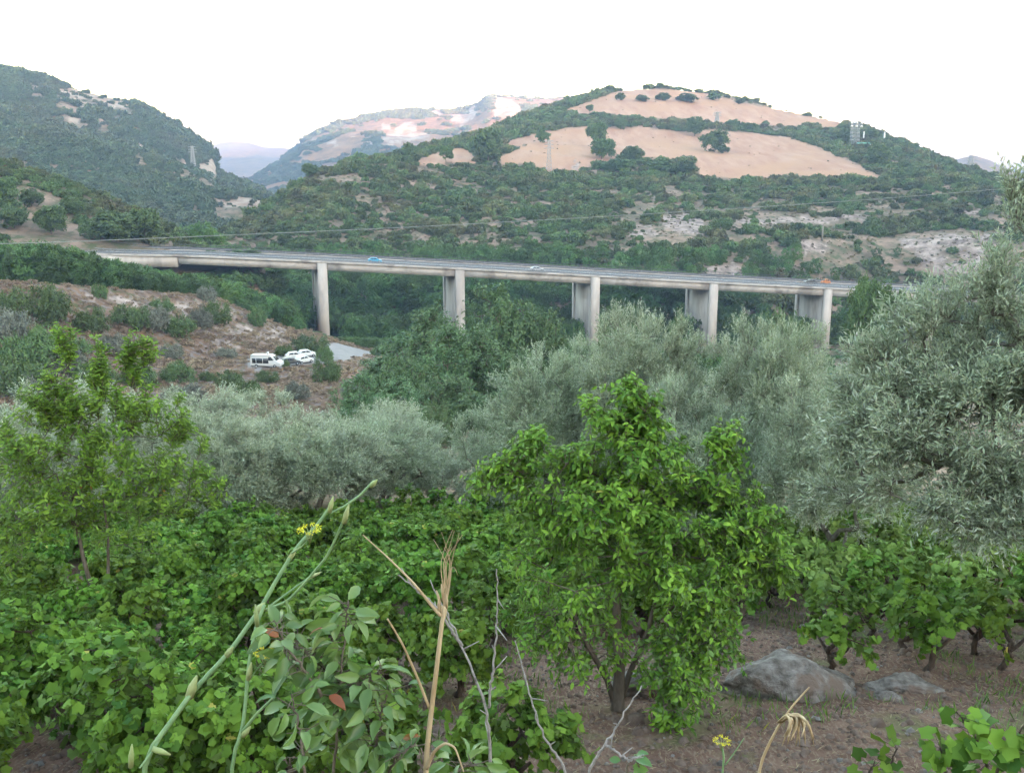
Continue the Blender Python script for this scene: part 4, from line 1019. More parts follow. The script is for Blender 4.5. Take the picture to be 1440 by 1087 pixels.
SHR = [(20, 445, 60, 44, 'hill_leaf', 'dark shrub at the top left corner of the reddish slope'), (15, 555, 90, 56, 'hill_leaf', 'large dark shrub at the left edge just above the olives'), (70, 500, 56, 44, 'hill_leaf', 'dark shrub on the lower left of the reddish slope'),
       (110, 505, 44, 34, 'hill_leaf', 'middle-sized dark shrub left of the slender young tree top'), (140, 545, 64, 44, 'hill_leaf', 'dark shrub partly behind the slender young tree leaders'), (60, 565, 70, 46, 'grey_leaf', 'grey shrub low on the far left, above the edge olive'),
       (230, 440, 36, 24, 'hill_leaf', 'dark bush on top of the pale rock band'), (255, 540, 50, 34, 'hill_leaf', 'dark shrub above the gap between two olives'), (320, 545, 44, 28, 'hill_leaf', 'dark shrub on the lower slope left of the van'), (62, 452, 66, 50, 'hill_leaf', 'dark green shrub standing on the reddish slope at the far left'), (130, 468, 44, 38, 'hill_leaf', 'dark green shrub left of the grey rock band'),
       (182, 462, 50, 36, 'hill_leaf', 'shrub below the left end of the grey rock band'), (212, 460, 50, 34, 'grey_leaf', 'grey-green shrub on the middle of the rock band'),
       (252, 472, 50, 32, 'hill_leaf', 'green shrub just below the middle of the rock band'), (282, 462, 34, 34, 'grey_leaf', 'grey leafless-looking shrub at the right of the rock band'),
       (308, 456, 42, 34, 'hill_leaf', 'olive-green shrub near the right end of the rock band'), (360, 458, 28, 30, 'hill_leaf', 'small bright green shrub right of the rock band, on the ridge'),
       (292, 424, 26, 22, 'grey_leaf', 'pale tan bush on the ridge above the rock band'), (141, 420, 20, 20, 'hill_leaf', 'small yellow-green bush on the ridge left of the rocks'),
       (40, 520, 80, 60, 'hill_leaf', 'broad dark green shrub low at the left edge'), (10, 480, 60, 50, 'grey_leaf', 'grey-green shrub at the left edge of the slope'), (90, 530, 60, 44, 'grey_leaf', 'grey shrub behind the tip of the slender young tree'),
       (200, 545, 50, 36, 'hill_leaf', 'dark green shrub low on the slope above the olives'), (165, 500, 46, 34, 'grey_leaf', 'grey shrub in the middle of the reddish slope'), (290, 536, 22, 16, 'hill_leaf', 'small round green bush below the white van'),
       (345, 560, 46, 30, 'hill_leaf', 'green shrub on the lower bank left of the gravel lot'), (378, 537, 36, 18, 'hill_leaf', 'flat bright green shrub just in front of the white van'),
       (458, 537, 46, 36, 'hill_leaf', 'dense round dark green bush in front of the gravel road'), (440, 494, 56, 26, 'hill_leaf', 'dark shrub at the foot of the first pier'),
       (455, 508, 26, 24, 'hill_leaf', 'yellowish bush between the parked cars and the gravel road'), (402, 500, 30, 18, 'hill_leaf', 'low bush on the slope just above the parked cars'),
       (400, 516, 14, 12, 'hill_leaf', 'tiny bush between the van and the dark car'), (540, 505, 40, 26, 'hill_leaf', 'shrub at the right end of the gravel road'), (420, 560, 40, 26, 'grey_leaf', 'grey bush on the brown bank behind the middle olive'),
       (240, 505, 34, 22, 'grey_leaf', 'dry grey bush in the middle of the stony slope'), (318, 505, 30, 18, 'grey_leaf', 'dry grey bush on the stony slope left of the van'), (500, 560, 40, 26, 'grey_leaf', 'grey bush right of the round dark bush'), (260, 565, 60, 30, 'grey_leaf', 'brown-grey bush just above the wide olive')]
for px, py, wpx, hpx, lab in ((342, 404, 52, 26, 'low dark shrub under the left end of the bridge deck'), (372, 408, 44, 26, 'dark shrub under the first bridge span, left of the first pier')): shrub(px, py, wpx, hpx, 'hill_leaf', lab, 255, 420)
for px, py, wpx, hpx, mt, lab in SHR: shrub(px, py, wpx, hpx, mt, lab, grp='shrubs on the dry slope below the road')
HB = [broadleaf(90, 10, 4.6, 90, 9, 8, .75, None, 2.2, 8, surf=.5), broadleaf(91, 10, 4.2, 90, 9, 8, .75, None, 3.2, 8, surf=.5), broadleaf(92, 10, 5.2, 90, 9, 8, .75, None, 1.2, 8, surf=.5)]
HT = [(686, 230, 181, 44, 0, 'broad spreading tree at the left end of the lower field'), (627, 229, 206, 20, 1, 'small dark tree left of the broad tree on the field edge'), (577, 224, 201, 20, 2, 'light green tree at the left tip of the fields'),
      (763, 201, 183, 18, 2, 'lone round tree in the upper left of the lower field'), (838, 208, 174, 25, 1, 'upper tree of the pair on the lower field'), (846, 224, 196, 34, 0, 'lower tree of the pair on the lower field'),
      (892, 228, 206, 26, 0, 'tree at the left of the hedge below the field pair'), (960, 248, 226, 36, 2, 'wide bush at the right end of the hedge in the lower field'), (930, 244, 227, 40, 2, 'low dark tree in the middle of the hedge in the lower field'),
      (866, 242, 224, 44, 2, 'low bushy tree at the left of the hedge in the lower field'), (1005, 214, 183, 35, 2, 'lone round dark tree on the right half of the lower field'), (1017, 216, 205, 17, 2, 'small bush at the foot of the lone round dark tree'),
      (977, 192, 165, 26, 0, 'spreading tree on the hedge above the lone round tree'), (1234, 234, 200, 34, 2, 'pale green rounded tree below the lattice mast'), (928, 126, 117, 11, 1, 'lone small tree on the summit skyline'),
      (829, 159, 148, 9, 1, 'tiny tree on the left edge of the upper field'), (873, 183, 165, 18, 2, 'small tree on the hedge between the two fields'), (436, 252, 231, 22, 1, 'tree on the left shoulder of the hill skyline'),
      (872, 142, 131, 15, 2, 'first bush from the left in the summit hedge'), (903, 143, 134, 22, 2, 'second bush from the left in the summit hedge'), (932, 142, 131, 22, 2, 'third bush in the summit hedge'), (966, 144, 132, 34, 2, 'widest bush in the summit hedge'),
      (1004, 142, 131, 18, 2, 'dark bush right of the summit hedge'), (1041, 147, 138, 14, 2, 'small bush at the right end of the summit'), (1030, 180, 168, 24, 2, 'left of three bushes on the upper edge of the lower field'),
      (1055, 184, 173, 22, 2, 'middle of three bushes on the upper edge of the lower field'), (1076, 179, 170, 12, 2, 'right of three bushes on the upper edge of the lower field'), (1110, 351, 333, 26, 2, 'round dark bush beside the pale rock patch above the bridge'),
      (1224, 196, 182, 18, 0, 'tree just right of the lattice mast'), (1190, 200, 182, 22, 2, 'bush left of the lattice mast'), (1135, 164, 159, 6, 2, 'tiny bush alone on the right skyline of the upper field'), (1250, 200, 190, 14, 2, 'bush below the white post')]
for px, by, top, wpx, q, lab in HT: place_tree('hill_tree', 'hill', HB, 'hill_leaf', px, top, wpx, 330, lab, 'tree', 10.3, (4.8, 4.4, 5.3)[q], q, 'single trees on the field hill', base_py=by)
CT = [(20, 322, 285, 44, 2, 'bush on the left edge of the slope above the road'), (45, 292, 266, 32, 2, 'round bush high on the left slope'), (72, 330, 290, 38, 0, 'dark rounded bush in the middle of the left slope'), (102, 302, 275, 34, 2, 'bush on the crest of the left slope'),
      (165, 342, 300, 54, 0, 'yellowish-green tree above the left end of the bridge'), (205, 342, 296, 42, 1, 'tall green tree right of the yellowish one above the road'), (130, 338, 312, 34, 2, 'low bush left of the yellowish tree'), (4, 300, 250, 40, 0, 'tree at the top left edge of the left slope')]
for px, by, top, wpx, q, lab in CT: place_tree('hill_tree', 'hill', HB, 'hill_leaf', px, top, wpx, 300, lab, 'tree', 10.3, (4.8, 4.4, 5.3)[q], q, 'trees on the slope above the road', base_py=by)

# ------------------------------------------------------------------ scrub and woods nobody could count: instanced stuff
def variants(name, mat, seeds, **kw):
    c = bpy.data.collections.new(name)
    for s in seeds:
        w, f = bushproto(s, **kw); o = bpy.data.objects.new(name + '_clump', f.mesh(name + '_clump', mat)); c.objects.link(o)
    return c
def scatter(name, P, scl, coll, label, seed):
    rng = np.random.default_rng(seed); n = len(P)
    me = bpy.data.meshes.new(name); me.vertices.add(n); me.vertices.foreach_set('co', P.astype(np.float32).ravel())
    a = me.attributes.new('scl', 'FLOAT_VECTOR', 'POINT'); a.data.foreach_set('vector', scl.astype(np.float32).ravel())
    a = me.attributes.new('rot', 'FLOAT_VECTOR', 'POINT'); a.data.foreach_set('vector', np.stack([0 * P[:, 0], 0 * P[:, 0], rng.uniform(0, 6.28, n)], 1).astype(np.float32).ravel())
    a = me.attributes.new('idx', 'INT', 'POINT'); a.data.foreach_set('value', rng.integers(0, len(coll.objects), n).astype(np.int32))
    o = obj(name, me); tag(o, label, 'scrub', None, 'stuff')
    ng = bpy.data.node_groups.new(name, 'GeometryNodeTree')
    ng.interface.new_socket('Geometry', in_out='INPUT', socket_type='NodeSocketGeometry'); ng.interface.new_socket('Geometry', in_out='OUTPUT', socket_type='NodeSocketGeometry')
    gi = ng.nodes.new('NodeGroupInput'); go = ng.nodes.new('NodeGroupOutput')
    ip = ng.nodes.new('GeometryNodeInstanceOnPoints'); ci = ng.nodes.new('GeometryNodeCollectionInfo')
    ci.inputs['Collection'].default_value = coll; ci.inputs['Separate Children'].default_value = True; ci.inputs['Reset Children'].default_value = True
    def na(t, nm):
        q = ng.nodes.new('GeometryNodeInputNamedAttribute'); q.data_type = t; q.inputs['Name'].default_value = nm; return q.outputs['Attribute']
    ng.links.new(gi.outputs[0], ip.inputs['Points']); ng.links.new(ci.outputs[0], ip.inputs['Instance'])
    ip.inputs['Pick Instance'].default_value = True
    ng.links.new(na('INT', 'idx'), ip.inputs['Instance Index']); ng.links.new(na('FLOAT_VECTOR', 'scl'), ip.inputs['Scale'])
    er = ng.nodes.new('FunctionNodeEulerToRotation'); ng.links.new(na('FLOAT_VECTOR', 'rot'), er.inputs[0]); ng.links.new(er.outputs[0], ip.inputs['Rotation'])
    ng.links.new(ip.outputs[0], go.inputs[0])
    md = o.modifiers.new('scatter', 'NODES'); md.node_group = ng
    return o
def sample_area(n, r0, r1, a0, a1, seed):
    rng = np.random.default_rng(seed); az = np.radians(rng.uniform(a0, a1, n)); r = np.sqrt(rng.uniform(r0 * r0, r1 * r1, n))
    X = r * np.sin(az); Y = r * np.cos(az); Z = H(X, Y); px, py = project(X, Y, Z); return X, Y, Z, px, py, r, rng
# road strip kept clear
def road_near(X, Y, w):
    L = offset_line(LINE, DW / 2, 0); d = np.full(X.shape, 1e9)
    for q in L[::2]: d = np.minimum(d, np.hypot(X - q[0], Y - q[1]))
    return d < w
# front hill
X, Y, Z, px, py, r, rng = sample_area(75000, 345, 1120, -20, 31, 101)
mf_, mr_, mc_, ml_ = masks(X, Y, Z)
isE = (layerE.z(np.arctan2(X, Y), r) > Z - 4)
dens = .68 + 2.2 * fbm(X / 14, Y / 14, 201, 4) + .7 * fbm(X / 110, Y / 110, 202, 3)
dens = dens + np.where(px > 880, -.02, .12) + np.clip((365 - py) / 100, -1, .0) * -.3
dens = np.where((px > 1210) & (px < 1420) & (py > 325) & (py < 395), dens - .35, dens)
dens = np.where((px > 830) & (px < 1200) & (py > 292) & (py < 400), dens - .04, dens)
edge = in_poly(px, py, [(800, 246), (985, 252), (1240, 256), (1240, 262), (985, 262), (800, 254)]); dens = np.where(edge, 1.4, dens)
hed = in_poly(px, py, [(655, 204), (700, 180), (770, 150), (858, 128), (860, 132), (790, 160), (740, 190), (700, 208)]); dens = np.where(hed, 1.6, dens)
hed2 = in_poly(px, py, [(800, 163), (880, 166), (1000, 172), (1000, 180), (900, 176), (800, 176)]); dens = np.where(hed2, 1.1, dens)
mr2_ = masks(X, Y, Z, 2.2)[1]; mf2_ = masks(X, Y, Z, 1.2)[0]
keep = (mf_ < .5) & (mf2_ < .5) & (rng.random(len(X)) < np.where((mr_ > .5) | (mr2_ > .5), .10, dens)) & visible(X, Y, Z, 9) & isE & (dens > .28)
P_ = np.stack([X, Y, Z - .1], 1)[keep]; rk_ = r[keep]
sz = rng.lognormal(-.15, .55, len(P_)) * (0.75 + .0004 * rk_); sz = np.clip(sz, .3, 2.6)
sz = np.where(hed[keep], sz * 1.3, sz)
CB = variants('maquis', M['scrub_leaf'], (301, 302, 303, 304), n=30, Msh=6, L=6, leaf=.42)
scatter('hillside_scrub', P_, np.stack([sz * 1.05, sz * 1.05, sz * 1.1], 1), CB, 'dense dark maquis scrub covering the slopes of the field hill', 1)
nE = len(P_)
X, Y, Z, px, py, r, rng = sample_area(60000, 345, 1050, -20, 31, 111)
mf_, mr_, mc_, ml_ = masks(X, Y, Z)
keep = (rng.random(len(X)) < np.where(mf_ > .5, .012, .55 + 1.2 * fbm(X / 8, Y / 8, 221))) & visible(X, Y, Z, 5) & (layerE.z(np.arctan2(X, Y), r) > Z - 4)
P_ = np.stack([X, Y, Z], 1)[keep]; sz = rng.uniform(.12, .45, len(P_))
scatter('low_brush', P_, np.stack([sz, sz, sz], 1), variants('low_brush', M['low_brush'], (341, 342), n=12, Msh=5, L=5, leaf=.5), 'low dull brush between the larger bushes of the field hill', 21)
# left mountain
X, Y, Z, px, py, r, rng = sample_area(62000, 420, 1420, -31, -8, 102)
isD = (layerD.z(np.arctan2(X, Y), r) > Z - .01) & (r > 400)
mf_, mr_, mc_, ml_ = masks(X, Y, Z)
dens = .75 + 1.8 * fbm(X / 30, Y / 30, 203, 4)
mc2_ = np.maximum.reduce([masks(X, Y, Z, h_)[2] for h_ in (4, 8, 12)])
keep = isD & (rng.random(len(X)) < np.where((mc_ > .5) | (mc2_ > .5), .03, dens)) & visible(X, Y, Z, 9)
P_ = np.stack([X, Y, Z - .2], 1)[keep]; sz = np.clip(rng.lognormal(.15, .4, len(P_)), .6, 2.6) * (0.6 + r[keep] / 1100) * (.75 + 1.3 * np.clip(vnoise(X[keep] / 45, Y[keep] / 45, 9) - .3, 0, 1))
CD = variants('mountain_maquis', M['far_leaf'], (311, 312, 313), n=24, Msh=5, L=5, leaf=.5)
scatter('mountain_scrub', P_, np.stack([sz, sz, sz], 1), CD, 'dark bluish scrub covering the steep left mountain', 2)
nD = len(P_)
# far ridge
X, Y, Z, px, py, r, rng = sample_area(60000, 1500, 2900, -16, 8, 103)
mf_, mr_, mc_, ml_ = masks(X, Y, Z)
dens = (.14 + 1.6 * fbm(X / 90, Y / 90, 204, 5)) * np.interp(Z, [20, 60], [1, .3])
keep = (mc_ < .5) & (rng.random(len(X)) < dens) & visible(X, Y, Z, 25)
P_ = np.stack([X, Y, Z - .5], 1)[keep]; sz = rng.uniform(3, 6.5, len(P_))
scatter('ridge_scrub', P_, np.stack([sz, sz, sz * .8], 1), CD, 'thin scrub on the sunlit far ridge', 3)
# left slope above the road
X, Y, Z, px, py, r, rng = sample_area(5200, 322, 470, -40, -15, 104)
dens = .85 + 1.8 * fbm(X / 14, Y / 14, 205, 4)
isC = (layerC.z(np.arctan2(X, Y), r) > Z - .01)
keep = isC & (rng.random(len(X)) < dens) & (~road_near(X, Y, 13))
P_ = np.stack([X, Y, Z - .1], 1)[keep]; sz = np.clip(rng.lognormal(-.1, .35, len(P_)), .4, 1.9)
scatter('slope_scrub', P_, np.stack([sz, sz, sz], 1), CB, 'low scrub on the left slope above the road', 4)
# woods in the valley under and behind the bridge
CW = bpy.data.collections.new('wood')
for s_ in (321, 322, 323):
    w, f = broadleaf(s_, 9, 4.0, 60, 9, 8, .42, None, 1.2, 8, surf=.55, shoot=.9, clump=.8)
    CW.objects.link(bpy.data.objects.new('wood_clump', f.mesh('wood_clump', M['wood_leaf'])))
X, Y, Z, px, py, r, rng = sample_area(16000, 215, 520, -34, 32, 105)
lowz = (Z < -27) & ~(road_near(X, Y, 10.5) & (X < JP[0][0] + 3))
behindB = np.ones(X.shape, bool)
behindB &= ~((r < 262) & (px < 540) & (py > 470))
behindB &= ~((px < 560) & (r < 226 + np.interp(px, [0, 200, 300, 400, 560], [-14, 0, 14, 26, 10])))
behindB &= ~(in_poly(px, py, [(340, 480), (560, 470), (560, 530), (340, 530)]) & (r < 262))
behindB &= ~((px > 1160) & (px < 1300) & (py > 430) & (r < 300))
dn = .62 + .8 * fbm(X / 30, Y / 30, 206, 3) - np.clip((r - 360) / 160, 0, 1) * .5
mrw = np.maximum(masks(X, Y, Z, 1)[1], masks(X, Y, Z, 5)[1])
dn = np.where((px > 1080) & (Y > 345), dn * .35, dn); dn = np.where((px > 850) & (Y > 345), dn * .6, dn)
keep = lowz & behindB & (mrw < .5) & (rng.random(len(X)) < dn) & visible(X, Y, Z, 14) & ~((r > 400) & (Z > -38))
P_ = np.stack([X, Y, Z - .6], 1)[keep]
# height limit: nothing in front of the bridge may rise over the deck
dist_front = (r < 300)[keep]
s_w = rng.uniform(.55, 1.15, len(P_)); s_w = np.where((P_[:, 1] > 345), s_w * .72, s_w); s_w = np.where(dist_front, s_w * .82, s_w)
dz_ = np.interp(P_[:, 0], JP[:, 0], JP[:, 2]) - 5.0 - P_[:, 2]
lim_px = np.interp(px[keep], [330, 400, 425, 440, 475, 600, 800, 1000, 1300], [402, 420, 458, 472, 474, 478, 486, 500, 500])
front = P_[:, 1] < np.interp(P_[:, 0], JP[:, 0], JP[:, 1]) + 6
lz = np.array([at(a_, b_, c_)[2] for a_, b_, c_ in zip(px[keep], lim_px, r[keep])]) - P_[:, 2]
s_z = np.where((r[keep] < 345), np.minimum(s_w, np.maximum(dz_, 2.2) / 9.4), s_w)
s_z = np.where(front & (px[keep] > 330), np.minimum(s_z, np.maximum(lz, .8) / 9.4), s_z); s_w = np.where(front, np.clip(s_z * 1.3, .3, s_w), s_w)
lft = (px[keep] < 330) & (r[keep] < 290)       # thicker, taller wood in front of the road at the left
tz = np.array([at(q, np.interp(q, [0, 60, 100, 160, 200, 260, 330], [338, 342, 346, 366, 376, 386, 392]), rr_)[2] for q, rr_ in zip(np.clip(px[keep], -60, 330), r[keep])])
s_z = np.where(lft, np.clip((tz - P_[:, 2]) / 9.4 * rng.uniform(.75, 1.0, len(P_)), .35, 1.7), s_z); s_w = np.where(lft, np.clip(s_z, .6, 1.2), s_w)
scatter('valley_wood', P_, np.stack([s_w, s_w, s_z], 1), CW, 'green wood filling the valley floor beneath and behind the bridge', 5)
print('instances', nE, nD, len(P_))
# dry grass tufts and small bushes over the reddish slope
X, Y, Z, px, py, r, rng = sample_area(14000, 128, 262, -36, 0, 106)
CG = variants('dry_tuft', M['dry_brush'], (331, 332), n=12, Msh=6, L=6, leaf=.34, flat=.5)
keep = (px < 560) & (py > 395) & (rng.random(len(X)) < .7 + 1.4 * fbm(X / 9, Y / 9, 207)) & (masks(X, Y, Z)[3] < .5)
P_ = np.stack([X, Y, Z - .05], 1)[keep]; sz = np.clip(rng.lognormal(-1.3, .5, len(P_)), .1, .8)
scatter('dry_brush', P_, np.stack([sz * 1.3, sz * 1.3, sz], 1), CG, 'dry reddish grass and thorny tufts on the left slope', 6)

# ------------------------------------------------------------------ pylons, poles and the wire
def pylon(px, by, top, wpx, rmin, lab, name='lattice_pylon', arms=True, cat='pylon', nseg=9):
    c, r = ground_at(px, by, rmin, 6000); h = at(px, top, r)[2] - c[2]; w = wpx / F * r / 2
    root = empty(name, c, 0, lab, cat); mb = MB(); th = max(.06, r * .00014)
    zs = np.linspace(-1, h, nseg + 1); ws = w * np.interp(zs, [0, h], [1, .35 if arms else .8])
    C4 = [(-1, -1), (1, -1), (1, 1), (-1, 1)]
    P0, P1 = [], []
    for a in range(nseg):
        for q in range(4):
            x0, y0 = C4[q]; x1, y1 = C4[(q + 1) % 4]
            P0 += [[x0 * ws[a], y0 * ws[a], zs[a]], [x0 * ws[a], y0 * ws[a], zs[a]], [x0 * ws[a + 1], y0 * ws[a + 1], zs[a + 1]], [x1 * ws[a], y1 * ws[a], zs[a]]]
            P1 += [[x0 * ws[a + 1], y0 * ws[a + 1], zs[a + 1]], [x1 * ws[a + 1], y1 * ws[a + 1], zs[a + 1]], [x1 * ws[a + 1], y1 * ws[a + 1], zs[a + 1]], [x0 * ws[a + 1], y0 * ws[a + 1], zs[a + 1]]]
    mb.frusta(P0, P1, th, th, 4); obj('lattice', mb.mesh('lattice', M['lattice']), root)
    if arms:
        for z in (.72, .84, .96):
            mb = MB(); aw = w * 2.4 * (1.2 - z * .5)
            mb.frusta([[-aw, 0, h * z], [-aw, 0, h * z], [aw, 0, h * z]], [[aw, 0, h * z], [0, 0, h * (z + .04)], [0, 0, h * (z + .04)]], th, th, 4); obj('crossarm', mb.mesh('crossarm', M['lattice']), root)
    else:
        for z in (.93, .8):
            for s in (-1, 0, 1):
                mb = MB(); mb.box((s * w * 1.25, -w * .9, h * z), (w * .5, w * .3, h * .09)); obj('antenna', mb.mesh('antenna', M['white_paint']), root)
    return root, c, h
pylon(1201, 206, 171, 10, 400, 'stout grey lattice mast with antennas on the right shoulder of the hill', 'antenna_mast', False, 'mast', 7)
pylon(1364, 240, 219, 8, 400, 'small lattice pylon on the skyline at the right')
pylon(772, 240, 197, 7, 400, 'thin lattice pylon standing in the lower field near the lone round tree')
pylon(1008, 176, 158, 6, 400, 'faint small pylon at the edge of the upper field')
pylon(272, 236, 206, 6, 600, 'faint pylon on the slope of the left mountain')
def post(px, by, top, wpx, rmin, mat, lab, name='post', cat='post', arm=0):
    c, r = ground_at(px, by, rmin, 6000); h = at(px, top, r)[2] - c[2]; w = wpx / F * r / 2
    root = empty(name, c, 0, lab, cat); mb = MB(); mb.tube([[0, 0, -.5], [0, 0, h]], [w * 1.2, w * .85], 8); obj('shaft', mb.mesh('shaft', M[mat]), root)
    for q in range(arm):
        mb = MB(); z = h * .97 - q * .9; mb.box((0, 0, z), (2.4, .14, .14), .3); ar = obj('crossarm', mb.mesh('crossarm', M[mat]), root)
        for s in (-1, 0, 1):
            mb = MB(); mb.tube([[s, s * .3, z + .07], [s, s * .3, z + .36]], [.09, .07], 8); obj('insulator', mb.mesh('insulator', M['white_paint']), ar)
    if not arm:
        mb = MB(); mb.tube([[0, 0, h], [0, 0, h + w]], [w * 1.1, w * .5], 8); obj('cap', mb.mesh('cap', M[mat]), root)
    return root
post(1243, 202, 187, 2.2, 400, 'white_paint', 'short white post on the hill shoulder right of the lattice mast')
post(1214, 201, 186, 1.6, 400, 'white_paint', 'slim white post close to the lattice mast')
post(1156, 340, 317, 2.0, 340, 'wood_pole', 'brown wooden pole on the scrub slope above the bridge', 'utility_pole', 'pole')
c_, g_, h_ = hgt_at(1213, 468, 118)
root = empty('utility_pole', (c_[0], c_[1], g_), 0, 'pale utility pole with white insulators between the olives and the pine', 'pole')
mb = MB(); mb.tube([[0, 0, -.5], [0, 0, h_]], [.17, .11], 8); obj('shaft', mb.mesh('shaft', M['wood_pole']), root)
for q in range(2):
    mb = MB(); z = h_ - .25 - q * .75; mb.box((0, 0, z), (1.7, .12, .12), .2); ar = obj('crossarm', mb.mesh('crossarm', M['wood_pole']), root)
    for s in (-1, 1):
        mb = MB(); mb.tube([[s * .7, s * .14, z + .06], [s * .7, s * .14, z + .34]], [.09, .06], 8); obj('insulator', mb.mesh('insulator', M['white_paint']), ar)
# small hut by the mast
c, r = ground_at(1214, 208, 400, 6000); root = empty('hut', c, .2, 'tiny white hut with a green roof at the foot of the lattice mast', 'hut')
mb = MB(); mb.box((0, 0, 1.2), (9, 4, 2.6)); obj('wall', mb.mesh('wall', M['render_wall']), root)
mb = MB(); mb.add([[-4.8, -2.4, 2.5], [4.8, -2.4, 2.5], [4.8, 2.4, 2.5], [-4.8, 2.4, 2.5], [-4.8, 0, 3.6], [4.8, 0, 3.6]], [np.array([[0, 1, 5, 4], [2, 3, 4, 5], [3, 2, 1, 0]]), np.array([[0, 4, 3], [1, 2, 5]])]); obj('roof', mb.mesh('roof', M['green_roof']), root)
# wire crossing the whole view
WP = [(-160, 343, 78), (0, 344.5, 80), (300, 332, 86), (600, 319, 94), (900, 302, 106), (1200, 283, 122), (1400, 267, 136), (1640, 246, 160)]
Q = np.array([at(*q) for q in WP]); s = np.linspace(0, len(WP) - 1, 80)
Q = np.stack([np.interp(s, np.arange(len(WP)), Q[:, i]) for i in range(3)], 1)
for _ in range(30): Q[1:-1] = .25 * Q[:-2] + .5 * Q[1:-1] + .25 * Q[2:]
mb = MB(); mb.tube(Q, .03, 6); tag(obj('power_line', mb.mesh('power_line', M['cable'])), 'pale grey overhead wire crossing the valley above the bridge', 'wire')
# blue sheet shelter and brown bank under the right end of the bridge
c, g, hh = hgt_at(1184, 466, 215); 
root = empty('shelter', (c[0], c[1], g), .3, 'low shelter covered with a blue sheet under the right end of the bridge', 'shelter')
hh = 3.2; mb = MB()
aa = np.linspace(0, PI, 13); R_ = 1.9
Vv = []
for yy in (-3, 3):
    for a in aa: Vv.append([R_ * math.cos(a), yy, max(hh - R_, .5) + R_ * math.sin(a)])
    for a in aa: Vv.append([(R_ - .08) * math.cos(a), yy, max(hh - R_, .5) + (R_ - .08) * math.sin(a)])
n_ = 13; fq = []
for i_ in range(n_ - 1): fq += [[i_, i_ + 1, 2 * n_ + i_ + 1, 2 * n_ + i_], [n_ + i_, 3 * n_ + i_, 3 * n_ + i_ + 1, n_ + i_ + 1], [i_, n_ + i_, n_ + i_ + 1, i_ + 1], [2 * n_ + i_, 2 * n_ + i_ + 1, 3 * n_ + i_ + 1, 3 * n_ + i_]]
mb.add(Vv, np.array(fq)); obj('sheet', mb.mesh('sheet', M['tarp']), root)
for x in (-R_ + .1, R_ - .1):
    for yy in (-2.8, 2.8):
        mb = MB(); mb.tube([[x, yy, -.5], [x, yy, max(hh - R_, .5) + .1]], .08, 6); obj('post', mb.mesh('post', M['lattice']), root)

# ------------------------------------------------------------------ plants on the bank right in front of the eye
def PT(L): return np.array([at(px, py, r) for px, py, r in L])
def smooth_line(P, n=24):
    s = np.linspace(0, len(P) - 1, n); Q = np.stack([np.interp(s, np.arange(len(P)), P[:, i]) for i in range(3)], 1)
    for _ in range(2): Q[1:-1] = .25 * Q[:-2] + .5 * Q[1:-1] + .25 * Q[2:]
    return Q
def rooted(P):
    """carry a stem from its lowest seen point down to the bank"""
    p = P[0].copy(); q = p + np.array([-.02, .06, 0]); q[2] = hz(q[0], q[1]) - .03
    return np.concatenate([[q], P])
px2 = lambda w, r: w / 2 / F * r
def stem(parent, name, pts, w0, w1, mat, root_it=False, n=24, origin=None):
    P = PT(pts); R = np.array([px2(w0, pts[0][2]), px2(w1, pts[-1][2])]) * .72
    if root_it: P = rooted(P)
    Q = smooth_line(P, n); mb = MB(); mb.tube(Q - origin, np.linspace(R[0], R[1], len(Q)), 8); return obj(name, mb.mesh(name, M[mat], True), parent), Q
def node_bulge(parent, px, py, r, w, ln, dirpx, origin):
    a = at(px, py, r); b = at(px + dirpx[0] * ln, py + dirpx[1] * ln, r - .01); m_ = (a + b) / 2
    mb = MB(); mb.tube(np.array([a, m_, b]) - origin, [px2(w * .95, r), px2(w * 1.05, r), px2(w * .25, r)], 7); return obj('leaf_sheath', mb.mesh('leaf_sheath', M['fennel_node'], True), parent)
def umbel(parent, px, py, r, w, origin, rng, nr=9):
    c = at(px, py, r) - origin; k = r / F
    st, hd = MB(), MB()
    for q in range(nr):
        a = q / nr * 6.28; e_ = c + np.array([math.cos(a) * w * .5 * k, math.sin(a) * w * .5 * k, .010 + .006 * rng.random()])
        st.tube(np.array([c - [0, 0, .02], (c + e_) / 2 + [0, 0, .002], e_]), .0007, 4)
        n = 26; d = rng.normal(size=(n, 3)) * [1, 1, .35]; pp = e_ + d * w * .085 * k
        hd.leaves(pp, unit(rng.normal(size=(n, 3))), unit(rng.normal(size=(n, 3)) + [0, 0, 1.5]), w * .085 * k, T_diamond(.8, .1), rng.random(n))
    u = obj('umbel', st.mesh('umbel', M['fennel_node'], True), parent); obj('flower', hd.mesh('flower', M['yellow']), u); return u
rng = np.random.default_rng(90)
B0 = at(185, 1087, 2.0); B0[2] = hz(B0[0], B0[1]); og = B0
root = empty('fennel', B0, 0, 'tall green fennel stalk leaning right across the vines, with a small yellow flower head', 'wild fennel')
stem(root, 'stem', [(186, 1087, 1.95), (238, 1018, 1.97), (272, 970, 2.0), (322, 918, 2.02), (345, 885, 2.04), (366, 856, 2.05)], 11, 9, 'fennel', True, origin=og)
stem(root, 'branch', [(366, 856, 2.05), (392, 810, 2.07), (418, 768, 2.08), (448, 736, 2.1), (463, 714, 2.1)], 9, 6, 'fennel', origin=og)
stem(root, 'branch', [(372, 858, 2.05), (405, 845, 2.03), (430, 818, 2.0), (462, 780, 1.98), (488, 720, 1.95)], 6, 5, 'fennel', origin=og)
stem(root, 'branch', [(463, 722, 2.1), (484, 712, 2.1), (506, 697, 2.1), (526, 676, 2.1)], 4, 6, 'fennel', origin=og)
stem(root, 'branch', [(380, 852, 2.05), (412, 828, 2.05), (440, 808, 2.05)], 5, 4, 'fennel', origin=og)
